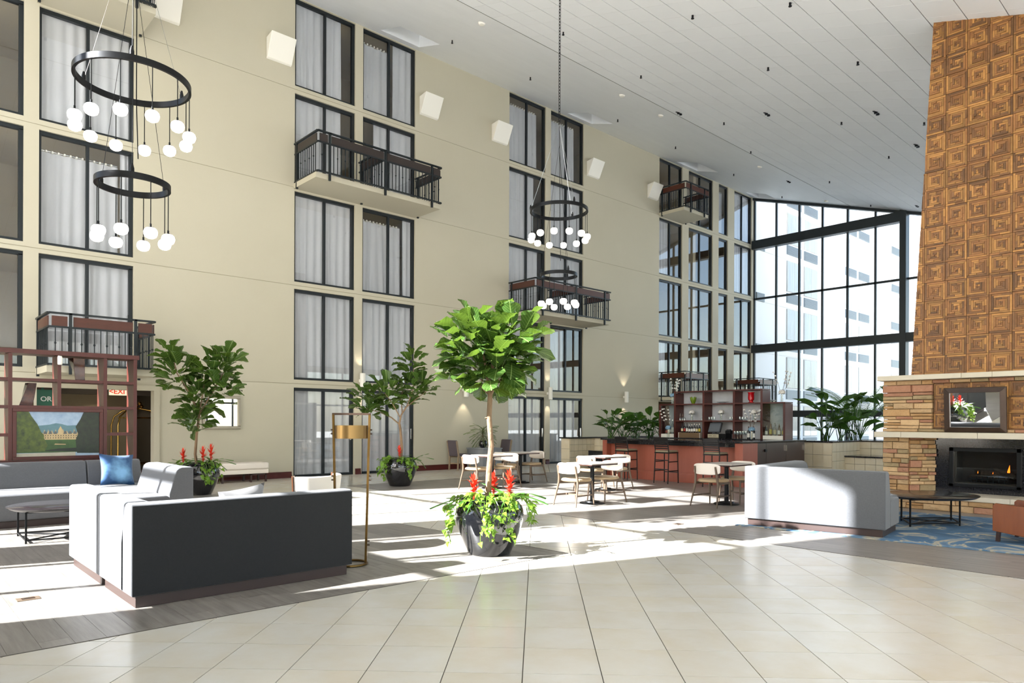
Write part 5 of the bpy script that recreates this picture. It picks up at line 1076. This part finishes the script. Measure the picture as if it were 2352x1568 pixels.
t = MB(); t.box(18.75, 22.5, 7.82, 8.45, 0.94, 0.97); t.box(20.4, 22.5, 3.2, 7.8, 0.94, 0.97); t.build('soil', 'soil', PR)
planter_face(PR, (18.3, 8.45), (18.3, 7.82), 0, 0.96, 2, 3, (-1, 0)); planter_face(PR, (18.2, 7.82), (18.2, 7.6), 0, 0.96, 1, 3, (-1, 0)); planter_face(PR, (18.2, 7.6), (19.98, 7.6), 0, 0.96, 8, 4, (0, -1)); planter_face(PR, (19.98, 7.6), (19.98, 4.0), 0.6, 0.96, 12, 2, (-1, 0)); planter_face(PR, (18.98, 7.6), (18.98, 5.0), 0.05, 0.57, 10, 3, (-1, 0))
PLt = thing('tiled_planter', 'cream tiled planter with a black rim near the sliding doors', 'planter', (0, 0, 0))
t = MB(); t.box(15.8, 20.5, 14.5, 14.85, 0, 0.96); t.box(16.95, 20.5, 12.6, 14.5, 0, 0.96); t.build('core', 'planter_core', PLt)
t = MB(); t.box(15.75, 17.0, 14.42, 14.9, 0.96, 1.0); t.box(16.9, 17.1, 12.6, 14.5, 0.96, 1.0); t.box(17.0, 20.5, 14.42, 14.9, 0.96, 1.0); t.build('rim', 'granite_black', PLt, bevel=0.004)
t = MB(); t.box(17.1, 20.5, 12.6, 14.42, 0.95, 0.975); t.build('soil', 'soil', PLt)
t = MB(); t.box(16.2, 16.95, 13.5, 14.1, 0, 0.6); t.build('ledge', 'granite_black', PLt)
planter_face(PLt, (15.8, 14.85), (15.8, 14.5), 0, 0.96, 1, 3, (-1, 0)); planter_face(PLt, (15.8, 14.5), (16.95, 14.5), 0, 0.96, 6, 5, (0, -1)); planter_face(PLt, (16.95, 14.5), (16.95, 12.6), 0, 0.96, 8, 4, (-1, 0))
# ---------------------------------------------------------------- grey wall chairs, concrete table
mat('chair_grey', '5a5157', 0.7, bump=(60, 0.2)); mat('pale_oak', 'a08c74', 0.5, var=('8c7860', 4, 1.5), vscale=(5, 5, 0.6)); mat('concrete', '8e9195', 0.8, var=('7f8387', 4, 1.5))
def side_chair(u, v, rz, lab):
    C = thing('side_chair', lab, 'chair', (u, v, 0.001), rz, 'grey side chairs by the wall')
    for s in (-1, 1):
        t = MB(); t.bar((-0.24, s*0.21, 0), (-0.22, s*0.21, 0.42), 0.04); t.build('back_leg', 'pale_oak', C); t = MB(); t.bar((0.23, s*0.21, 0), (0.22, s*0.21, 0.42), 0.04); t.build('front_leg', 'pale_oak', C)
        t = MB(); t.bar((-0.22, s*0.21, 0.40), (0.22, s*0.21, 0.40), 0.035, 0.05); t.build('seat_rail', 'pale_oak', C)
        t = MB(); t.bar((-0.215, s*0.225, 0.42), (-0.30, s*0.225, 0.88), 0.03, 0.05); t.build('back_post', 'pale_oak', C)
    t = MB(); t.bar((-0.2, -0.2, 0.2), (-0.2, 0.2, 0.2), 0.02, 0.03); t.build('stretcher', 'pale_oak', C)
    t = MB(); t.box(-0.24, 0.25, -0.225, 0.225, 0.42, 0.49); t.build('seat', 'chair_grey', C, True, 0.02)
    t = MB(); t.hexa([(-0.245, -0.212, 0.47), (-0.18, -0.212, 0.47), (-0.18, 0.212, 0.47), (-0.245, 0.212, 0.47)], [(-0.32, -0.212, 0.90), (-0.265, -0.212, 0.90), (-0.265, 0.212, 0.90), (-0.32, 0.212, 0.90)]); t.build('backrest', 'chair_grey', C, True, 0.015)
side_chair(13.25, 16.68, 0.0, 'grey upholstered side chair with oak legs against the wall, bench side of the concrete table'); side_chair(14.90, 16.70, pi, 'grey upholstered side chair behind the dracaena, door side of the concrete table')
t = MB(); t.box(-0.38, 0.38, -0.38, 0.38, 0, 0.62); t.box(-0.40, 0.40, -0.40, 0.40, 0.62, 0.66); o = t.build('concrete_table', 'concrete', None, bevel=0.006, loc=(14.08, 16.5, 0.001)); tag(o, 'grey concrete block table between the grey side chairs', 'table')
# ---------------------------------------------------------------- rug and lounge chair by the fire
def rug_mat():
    m = bpy.data.materials.new('rug'); m.use_nodes = True; nt = m.node_tree; N, L = nt.nodes.new, nt.links.new; b_ = nt.nodes['Principled BSDF']; b_.inputs['Roughness'].default_value = 1.0
    tc = N('ShaderNodeTexCoord'); n1 = N('ShaderNodeTexNoise'); n1.inputs['Scale'].default_value = 1.1; n1.inputs['Detail'].default_value = 5; n1.inputs['Distortion'].default_value = 1.2; L(tc.outputs['Object'], n1.inputs['Vector'])
    rp = N('ShaderNodeValToRGB'); e = rp.color_ramp.elements; e[0].position = 0.30; e[0].color = lin('34536f'); e[1].position = 0.46; e[1].color = lin('5f86a8')
    for p, c in ((0.47, 'b9b7ab'), (0.485, 'd0c3a6'), (0.505, '7c9ab3'), (0.60, '4d7296'), (0.625, '7d98ae'), (0.64, 'd2cbbb'), (0.665, '6d8fac'), (0.8, '3f617f')): q = rp.color_ramp.elements.new(p); q.color = lin(c)
    L(n1.outputs['Fac'], rp.inputs['Fac']); n2 = N('ShaderNodeTexNoise'); n2.inputs['Scale'].default_value = 160; bp = N('ShaderNodeBump'); bp.inputs['Strength'].default_value = 0.9; bp.inputs['Distance'].default_value = 0.01; L(tc.outputs['Object'], n2.inputs['Vector']); L(n2.outputs['Fac'], bp.inputs['Height'])
    mx = N('ShaderNodeMix'); mx.data_type = 'RGBA'; mx.blend_type = 'MULTIPLY'; mx.inputs['Factor'].default_value = 0.35; L(rp.outputs[0], mx.inputs['A']); L(n2.outputs['Color'], mx.inputs['B']); L(mx.outputs['Result'], b_.inputs['Base Color']); L(bp.outputs[0], b_.inputs['Normal']); MATS['rug'] = m
rug_mat()
t = MB(); t.box(0, 3.35, -2.6, 3.30, 0, 0.012); tag(t.build('area_rug', 'rug', None, bevel=0.004, loc=(9.44, 1.86, 0.0015), rot=(0, 0, radians(6.5))), 'blue rug with cream marbled veins before the fireplace', 'rug')
mat('leather_wood', '8a4a22', 0.25, var=('6f3817', 3, 1.5), vscale=(5, 5, 0.5), coat=0.3); mat('seat_red', 'c8421f', 0.6)
LCh = thing('lounge_chair', 'brown wood shell lounge chair with an orange red seat on the blue rug', 'armchair', (10.21, 2.24, 0.0145), radians(83))
prof = [(0.06, 0.13), (0.06, 0.44), (0.03, 0.47), (-0.27, 0.45), (-0.32, 0.48), (-0.42, 0.72), (-0.52, 0.74), (-0.60, 0.70), (-0.52, 0.10), (-0.3, 0.09)]
for y in (0.02, -0.66): t = MB(); t.prism(prof, y-0.02, y+0.02, 'y'); t.build('side_shell', 'leather_wood', LCh, bevel=0.006)
t = MB(); t.hexa([(-0.5, -0.64, 0.12), (-0.44, -0.64, 0.12), (-0.44, 0.0, 0.12), (-0.5, 0.0, 0.12)], [(-0.59, -0.64, 0.74), (-0.5, -0.64, 0.74), (-0.5, 0.0, 0.74), (-0.59, 0.0, 0.74)]); t.build('back_shell', 'leather_wood', LCh, bevel=0.01)
t = MB(); t.box(-0.46, 0.08, -0.63, -0.01, 0.20, 0.38); t.build('seat_cushion', 'seat_red', LCh, True, 0.03)
for x, y in ((0.02, -0.02), (0.02, -0.62), (-0.46, -0.02), (-0.46, -0.62)): t = MB(); t.bar((x, y, 0), (x-0.01, y, 0.14), 0.04); t.build('leg', 'dark_wood', LCh)
# ---------------------------------------------------------------- plants
def leaf_mesh(name, m, prof, L, wf, cup=0.35, droop=0.25, wave=0.0, cols=2, seed=0, fold=0.0):
    """leaf along +X from the origin, upper side +Z"""
    r = random.Random(seed); V = []; F = []; n = len(prof); W = 2*cols+1
    for i, (t, w) in enumerate(prof):
        x = L*t; z0 = -droop*L*t*t
        for j in range(-cols, cols+1):
            s = j/cols; y = s*w*L*wf; z = z0+cup*abs(s)**1.3*w*L*wf*0.8+fold*abs(y)+wave*L*0.03*sin(i*2.6+seed)*abs(s)+(0.012*L*(1 if i % 2 else -1)*(abs(s) > 0.1))
            V.append((x*(1-0.06*abs(s)), y, z))
    F = [(i*W+j, i*W+j+1, (i+1)*W+j+1, (i+1)*W+j) for i in range(n-1) for j in range(W-1)]
    t = MB(); t.add(V, F); return t.mesh(name, m, True, 175)
FIG = [(0, 0.02), (0.06, 0.10), (0.16, 0.24), (0.30, 0.31), (0.44, 0.33), (0.58, 0.42), (0.72, 0.49), (0.84, 0.46), (0.94, 0.30), (1.0, 0.05)]
PADDLE = [(0, 0.02), (0.08, 0.14), (0.2, 0.30), (0.38, 0.42), (0.56, 0.46), (0.74, 0.40), (0.88, 0.24), (1.0, 0.02)]
HEART = [(0, 0.10), (0.08, 0.42), (0.25, 0.52), (0.5, 0.42), (0.75, 0.22), (1.0, 0.01)]
STRAP = [(0, 0.5), (0.2, 0.62), (0.45, 0.6), (0.7, 0.42), (0.88, 0.2), (1.0, 0.02)]
fig_m = [leaf_mesh('leaf', 'fig_leaf', FIG, 1.0, 0.78, 0.25+0.2*(k % 3), 0.10+0.14*(k % 4), 1.0, seed=k) for k in range(6)]
vin_m = [leaf_mesh('vine_leaf', 'vine_leaf', HEART, 1.0, 0.85, 0.25, 0.3+0.2*k, 0.5, seed=k) for k in range(3)]
pad_m = [leaf_mesh('leaf', 'broad_leaf', PADDLE, 1.0, 0.5, 0.5+0.2*(k % 2), 0.15+0.2*(k % 3), 0.4, seed=k) for k in range(5)]
strap_m = [leaf_mesh('strap_leaf', 'strap_leaf', STRAP, 1.0, 0.10, 0.5, 0.35+0.35*k, 0.0, 1, seed=k) for k in range(3)]
def place(me, parent, p, d, L, roll=0.0, name=None, up=Vector((0, 0, 1))):
    d = Vector(d).normalized(); s = up.cross(d)
    if s.length < 0.05: s = Vector((1, 0, 0)).cross(d)
    s.normalize(); n = d.cross(s); M = Matrix((d, s, n)).transposed() @ Matrix.Rotation(roll, 3, 'X')
    o = bpy.data.objects.new(name or me.name.split('.')[0], me); COL.objects.link(o); o.parent = parent
    o.matrix_local = Matrix.Translation(Vector(p)) @ M.to_4x4() @ Matrix.Scale(L, 4); return o
POT = [(0, 0), (0.22, 0), (0.235, 0.012), (0.275, 0.10), (0.335, 0.24), (0.375, 0.38), (0.38, 0.46), (0.36, 0.53), (0.325, 0.575), (0.315, 0.585), (0.335, 0.60), (0.34, 0.615), (0.325, 0.625), (0.30, 0.61), (0.295, 0.57), (0, 0.56)]
def pot(T, s=1.0):
    t = MB(); t.lathe([(r*s, z*s) for r, z in POT], 56); t.build('pot', 'pot_black', T, True, autosm=60)
    t = MB(); t.lathe([(0, 0.572*s), (0.293*s, 0.572*s), (0.293*s, 0.578*s), (0, 0.60*s)], 24); t.build('soil', 'soil', T, True)
def bromeliad(T, x, y, z, s, seed, flower=True, dark=False):
    r = random.Random(seed)
    for k in range(12):
        a = 2*pi*k/12*1.618+seed; e = r.uniform(0.35, 1.0); place(strap_m[k % 3], T, (x, y, z), (cos(a), sin(a), e), s*r.uniform(0.75, 1.1), r.uniform(-.3, .3))
    if flower:
        t = MB(); rr = random.Random(seed+5)
        t.tube([(0, 0, 0), (0, 0, s*0.62)], 0.012, 6)
        for k in range(22):
            q = k/21; a = k*2.4; el = 0.25+1.15*q*q; L = s*(0.34 if q > 0.3 else 0.2); zz = s*(0.15+0.5*q); d = Vector((cos(a)*cos(el), sin(a)*cos(el), sin(el))); sd_ = Vector((-sin(a), cos(a), 0))*0.022*(1.3-q*0.5); p = Vector((0, 0, zz))
            t.add([p-sd_, p+sd_, p+d*L*0.6+sd_*0.8, p+d*L+Vector((0, 0, -0.01)), p+d*L*0.6-sd_*0.8], [(0, 1, 2, 3, 4)])
        o = t.build('flower_spike', 'bromeliad', T, loc=(x, y, z+0.02)); return o
def vines(T, ang, spread, length, n, s=1.0, seed=0, rim=0.33, zr=0.60, size=0.075):
    r = random.Random(seed); st = MB()
    strands = max(3, n//9)
    for k in range(strands):
        a = ang+r.uniform(-spread, spread); ln = length*r.uniform(0.35, 1.0); pts = []
        m = 7
        for i in range(m+1):
            q = i/m; out = rim*s*(0.6+0.62*min(1, q*2.2))+0.05*s*min(1, q*3)+0.02*sin(q*9+k); z = zr*s+0.07*s*sin(min(1, q*2.2)*pi)*(1-q)-ln*max(0, q-0.28)/0.72
            # follow the belly of the pot
            pts.append(Vector((out*cos(a+0.1*sin(q*5+k)), out*sin(a+0.1*sin(q*5+k)), z)))
        st.tube(pts, 0.003, 4, caps=False)
        for i in range(9):
            q = r.random()**0.8; j = min(m-1, int(q*m)); p = pts[j].lerp(pts[j+1], q*m-j); o2 = Vector((cos(a), sin(a), 0)); d = o2*r.uniform(0.2, 1.1)+Vector((r.uniform(-.8, .8), r.uniform(-.8, .8), r.uniform(-0.9, 0.35)))
            place(vin_m[int(r.random()*3)], T, p+o2*r.uniform(0, 0.05), d, size*r.uniform(0.7, 1.3), r.uniform(-.5, .5))
    st.build('vine_stems', 'vine_leaf', T)
def camdir(ox, dep=0.0): # local direction: ox to camera right, dep away from the camera
    return Vector((SA*ox+CA*dep, -CA*ox+SA*dep, 0))
def crown(T, blobs, n, L, seed, upb=0.55, inner=0.35):
    """blobs = list of (centre offset right, away, z, rx, rz, weight) in camera aligned metres"""
    r = random.Random(seed); tot = sum(b[5] for b in blobs)
    for (cx, cd, cz_, rx, rz, w) in blobs:
        m = int(round(n*w/tot)); c = camdir(cx, cd)+Vector((0, 0, cz_))
        for k in range(m):
            zz = 1-2*(k+0.5)/m; a = k*2.39996+seed; q = sqrt(1-zz*zz); dv = Vector((q*cos(a), q*sin(a), zz)); f = r.uniform(inner, 0.80)
            p = c+Vector((dv.x*rx*f, dv.y*rx*f, dv.z*rz*f)); d = Vector((dv.x, dv.y, dv.z*0.5+upb))+Vector((r.uniform(-.3, .3), r.uniform(-.3, .3), r.uniform(-.3, .3)))
            place(fig_m[int(r.random()*6)], T, p, d, L*r.uniform(0.75, 1.15), r.uniform(-.5, .5))
# large tree in the middle
T1 = thing('potted_fig_tree', 'large round crowned fiddle leaf fig in a glossy black pot on the wood corner', 'plant', (5.08, 5.86, 0.001))
pot(T1)
t = MB(); tr = [camdir(-0.02)+Vector((0, 0, 0.58)), camdir(-0.01)+Vector((0, 0, 0.9)), camdir(0.015)+Vector((0, 0, 1.2)), camdir(-0.01)+Vector((0, 0, 1.5)), camdir(0.0)+Vector((0, 0, 1.75)), camdir(0.03)+Vector((0, 0, 2.1))]
t.tube(tr, [0.036, 0.033, 0.031, 0.029, 0.028, 0.016], 12); t.lathe([(0.0, -0.02), (0.026, 0), (0.0, 0.02)], 8, tuple(camdir(-0.035)+Vector((0, 0, 1.5)))); t.build('trunk', 'bark', T1, True)
for (e, z, q) in ((-0.34, 2.25, 0.1), (0.34, 2.3, -0.1), (0.05, 2.55, 0.15), (-0.15, 2.5, -0.2), (0.2, 2.0, -0.2), (-0.25, 1.95, 0.15)):
    t = MB(); t.tube([tr[4], camdir(e*0.4, q*0.4)+Vector((0, 0, (z+1.75)/2)), camdir(e, q)+Vector((0, 0, z))], [0.016, 0.012, 0.007], 8); t.build('branch', 'bark', T1, True)
crown(T1, [(0.0, 0, 2.22, 0.50, 0.46, 1.2), (-0.22, 0, 2.38, 0.36, 0.34, 0.6), (0.25, 0, 2.30, 0.36, 0.34, 0.6), (0, 0, 1.98, 0.40, 0.24, 0.5), (-0.25, 0, 2.02, 0.26, 0.2, 0.3)], 215, 0.29, 3, upb=0.35)
bromeliad(T1, *camdir(-0.17, -0.12)[:2], 0.58, 0.33, 1); bromeliad(T1, *camdir(0.22, -0.10)[:2], 0.60, 0.36, 2); bromeliad(T1, *camdir(0.04, 0.08)[:2], 0.6, 0.32, 3)
va = atan2(-camdir(0, 1).y, -camdir(0, 1).x)   # direction towards the camera
vines(T1, va+0.25, 0.45, 0.46, 130, seed=1, zr=0.61, size=0.062); vines(T1, va-1.35, 0.35, 0.48, 63, seed=2, size=0.062); vines(T1, va+1.40, 0.35, 0.34, 63, seed=3, size=0.062); vines(T1, va+pi, 0.9, 0.25, 27, seed=4); vines(T1, va+0.1, 0.9, 0.10, 63, seed=9, rim=0.27, zr=0.64, size=0.06)
# tree by the window column
T2 = thing('potted_fig_tree', 'open branched fiddle leaf fig in a glossy black pot before the sliding glass doors', 'plant', (8.90, 13.38, 0.001))
pot(T2); z_ = lambda y: HC-(y-HOR)/101.0; x_ = lambda x: (x-918)/101.0
def limb(T, pts, r0, r1, nm='branch'):
    t = MB(); k = len(pts); t.tube([camdir(a, d)+Vector((0, 0, z)) for a, d, z in pts], [r0+(r1-r0)*i/(k-1) for i in range(k)], 9); t.build(nm, 'bark', T, True)
limb(T2, [(0.02, 0, 0.58), (0.04, 0, 0.9), (0.0, 0.02, 1.3), (-0.02, 0, 1.42)], 0.034, 0.026, 'trunk')
limb(T2, [(-0.02, 0, 1.40), (-0.2, 0, 1.55), (-0.45, 0.05, 1.66), (-0.8, 0.05, 1.75)], 0.018, 0.008); limb(T2, [(-0.02, 0, 1.4), (0.02, 0, 1.6), (0.15, 0, 1.8), (0.3, 0, 2.2), (0.3, 0, 2.7)], 0.022, 0.008)
limb(T2, [(0.0, 0, 1.55), (-0.15, -0.1, 1.85), (-0.35, 0, 2.1)], 0.014, 0.008); limb(T2, [(0.05, 0, 1.65), (0.0, 0.1, 2.0), (0.1, 0.1, 2.4)], 0.014, 0.007); limb(T2, [(0.1, 0, 1.75), (0.4, 0, 2.0), (0.6, 0, 2.15)], 0.012, 0.006)
crown(T2, [(-0.75, 0, 1.95, 0.42, 0.40, 0.8), (-0.3, 0, 2.05, 0.5, 0.42, 1.0), (0.2, 0, 2.15, 0.45, 0.4, 1.0), (0.5, 0, 2.25, 0.3, 0.34, 0.6), (0.25, 0, 2.75, 0.25, 0.42, 0.6), (-0.7, 0, 1.7, 0.3, 0.2, 0.35)], 160, 0.30, 8)
bromeliad(T2, *camdir(0.0, -0.1)[:2], 0.6, 0.34, 4); bromeliad(T2, *camdir(0.32, 0.0)[:2], 0.58, 0.36, 6, False)
vines(T2, va-0.9, 0.5, 0.46, 70, seed=11); vines(T2, va+0.75, 0.35, 0.40, 50, seed=12); vines(T2, va, 1.2, 0.1, 50, seed=13, rim=0.27, zr=0.63)
# tree behind the sectional
T3 = thing('potted_fig_tree', 'two lobed fiddle leaf fig in a black pot between sofa and wall bench', 'plant', (4.84, 14.36, 0.001))
pot(T3)
limb(T3, [(-0.05, 0, 0.58), (-0.08, 0, 0.8), (-0.05, 0, 1.2), (0.0, 0, 1.6)], 0.03, 0.022, 'trunk'); limb(T3, [(0, 0, 1.6), (-0.2, 0, 2.0), (-0.45, 0, 2.4), (-0.55, 0, 2.8)], 0.02, 0.008); limb(T3, [(0, 0, 1.6), (0.25, 0, 2.0), (0.5, 0, 2.45)], 0.018, 0.008); limb(T3, [(0, 0, 1.6), (0.05, 0.1, 2.2)], 0.016, 0.008)
crown(T3, [(-0.45, 0, 2.35, 0.38, 0.42, 0.9), (-0.55, 0, 2.72, 0.18, 0.28, 0.3), (0.3, 0, 2.4, 0.5, 0.36, 1.1), (0.5, 0, 2.65, 0.28, 0.2, 0.4), (-0.02, 0, 1.9, 0.38, 0.42, 1.1), (-0.08, 0, 1.45, 0.28, 0.32, 0.7), (0.45, 0, 2.05, 0.32, 0.24, 0.45)], 200, 0.32, 5)
bromeliad(T3, *camdir(-0.28, -0.08)[:2], 0.58, 0.36, 7); bromeliad(T3, *camdir(0.12, -0.1)[:2], 0.6, 0.38, 8); bromeliad(T3, *camdir(0.2, 0.08)[:2], 0.62, 0.40, 9)
vines(T3, va-0.2+1.3, 0.5, 0.5, 60, seed=21); vines(T3, va, 1.6, 0.1, 50, seed=22, rim=0.28, zr=0.64)
# ---------------------------------------------------------------- planter plants
def broad_plant(u, v, z, h, n, label, seed, L=0.42, lean=0.35):
    T = thing('broad_leaf_plant', label, 'plant', (u, v, z)); r = random.Random(seed); st = MB()
    for k in range(n):
        q = k/(n-1); a = r.uniform(0, 2*pi); hh = h*(0.30+0.70*r.random()**1.0) if k else h; hh = hh*0.75; le = lean*r.uniform(0.3, 1.2)*(1.25-0.6*hh/h); b0 = Vector((r.uniform(-.1, .1), r.uniform(-.1, .1), 0)); tip = b0+Vector((cos(a)*le, sin(a)*le, hh))
        st.tube([b0, b0.lerp(tip, 0.5)+Vector((0, 0, 0.05)), tip], [0.012, 0.009, 0.006], 5)
        up = 0.25+1.2*(hh/h-0.25); d = Vector((cos(a), sin(a), up)); place(pad_m[int(r.random()*5)], T, tip, d, L*r.uniform(0.7, 1.2), r.uniform(-.6, .6))
    st.build('stalks', 'broad_leaf', T)
zs = 0.978
for k, (x, dd, h, n, lab) in enumerate(((1405, 18.7, 0.95, 16, 'broad leaved planter plant with one tall upright leaf at the rim corner'), (1432, 19.0, 0.72, 15, 'low broad leaved planter plant with dark arching leaves'), (1462, 18.9, 0.85, 16, 'broad leaved planter plant with crossed leaves in the middle of the row'), (1492, 19.2, 0.92, 16, 'broad leaved planter plant with a bright pointed leaf next to the shelf'), (1522, 19.4, 0.85, 12, 'broad leaved planter plant partly behind the stepped shelf'))):
    r_ = (x-1176)/FPX*dd*1.13; p = Vector((CA*dd*1.13+SA*r_, SA*dd*1.13-CA*r_, 0)); broad_plant(min(p.x, 20.2), min(max(p.y, 12.75), 14.2), zs, h, n, lab, 30+k, 0.46)
for k, (u, v, h, n, L, lab) in enumerate(((19.3, 8.22, 1.55, 20, 0.66, 'tall broad leaved plant beside the dark bar end'), (19.9, 8.05, 1.15, 14, 0.5, 'slim broad leaved plant between the taller planter plants'), (21.0, 7.1, 1.75, 20, 0.64, 'broad leaved plant with one tall rounded leaf in the planter corner'), (20.8, 8.1, 1.5, 14, 0.55, 'broad leaved plant with folded leaves behind the tiled pilaster'), (21.2, 6.0, 1.65, 18, 0.62, 'broad leaved plant half hidden behind the fireplace stones'))):
    broad_plant(u, v, zs-0.006, h, n, lab, 50+k, L, 0.32)
def palm(u, v, z, h, n, label, seed):
    T = thing('areca_palm', label, 'plant', (u, v, z)); r = random.Random(seed)
    for k in range(n):
        a = 2*pi*k/n+r.uniform(-.3, .3); pts = []; ln = h*r.uniform(0.75, 1.1); el = radians(r.uniform(60, 82))
        p = Vector((0, 0, 0)); d = Vector((cos(a)*cos(el), sin(a)*cos(el), sin(el)))
        for i in range(10): pts.append(p.copy()); p = p+d*ln/9; d = (d+Vector((cos(a)*0.10, sin(a)*0.10, -0.10))).normalized()
        t = MB(); t.tube(pts, [0.011-0.0009*i for i in range(10)], 5)
        for i in range(34):
            q = 0.38+0.6*i/33; j = min(8, int(q*9)); c = pts[j].lerp(pts[j+1], q*9-j); ax = (pts[j+1]-pts[j]).normalized(); sv = ax.cross(Vector((0, 0, 1))).normalized(); L = 0.30*(1-abs(q-0.6)*1.1)
            for s in (-1, 1): e = c+(sv*s*0.85+ax*0.55+Vector((0, 0, -0.18))).normalized()*L; w_ = ax*0.012; t.add([c-w_, c+w_, e+w_*0.1, e-w_*0.1], [(0, 1, 2, 3)])
        t.build('frond', 'strap_leaf', T)
palm(21.6, 8.2, zs-0.006, 2.35, 14, 'feathery palm behind the broad leaved plants at the glass wall', 3)
t3 = thing('dracaena', 'spiky dracaena in a small black pot on the concrete table', 'plant', (14.0, 16.48, 0.662))
t = MB(); t.lathe([(0, 0), (0.07, 0), (0.12, 0.06), (0.135, 0.13), (0.12, 0.19), (0.105, 0.205), (0.115, 0.215), (0.10, 0.215), (0.09, 0.19), (0, 0.19)], 28); t.build('pot', 'pot_black', t3, True)
t = MB(); t.tube([(0, 0, 0.18), (0.0, 0.01, 0.5)], 0.015, 7); t.build('cane', 'bark', t3)
leaf_mat('dracaena_leaf', '6f7d4e', '4e5f3a', '9bb06a', 0.4, 0.2); dr_m = [leaf_mesh('strap_leaf', 'dracaena_leaf', STRAP, 1.0, 0.055, 0.4, 0.4+0.3*k, 0, 1, seed=k) for k in range(3)]
r = random.Random(4)
for k in range(75): a = k*2.4; q = k/75; place(dr_m[k % 3], t3, (0, 0, 0.24+0.32*q), (cos(a), sin(a), -0.2+1.5*q+r.uniform(-.25, .25)), 0.40*r.uniform(0.8, 1.1))
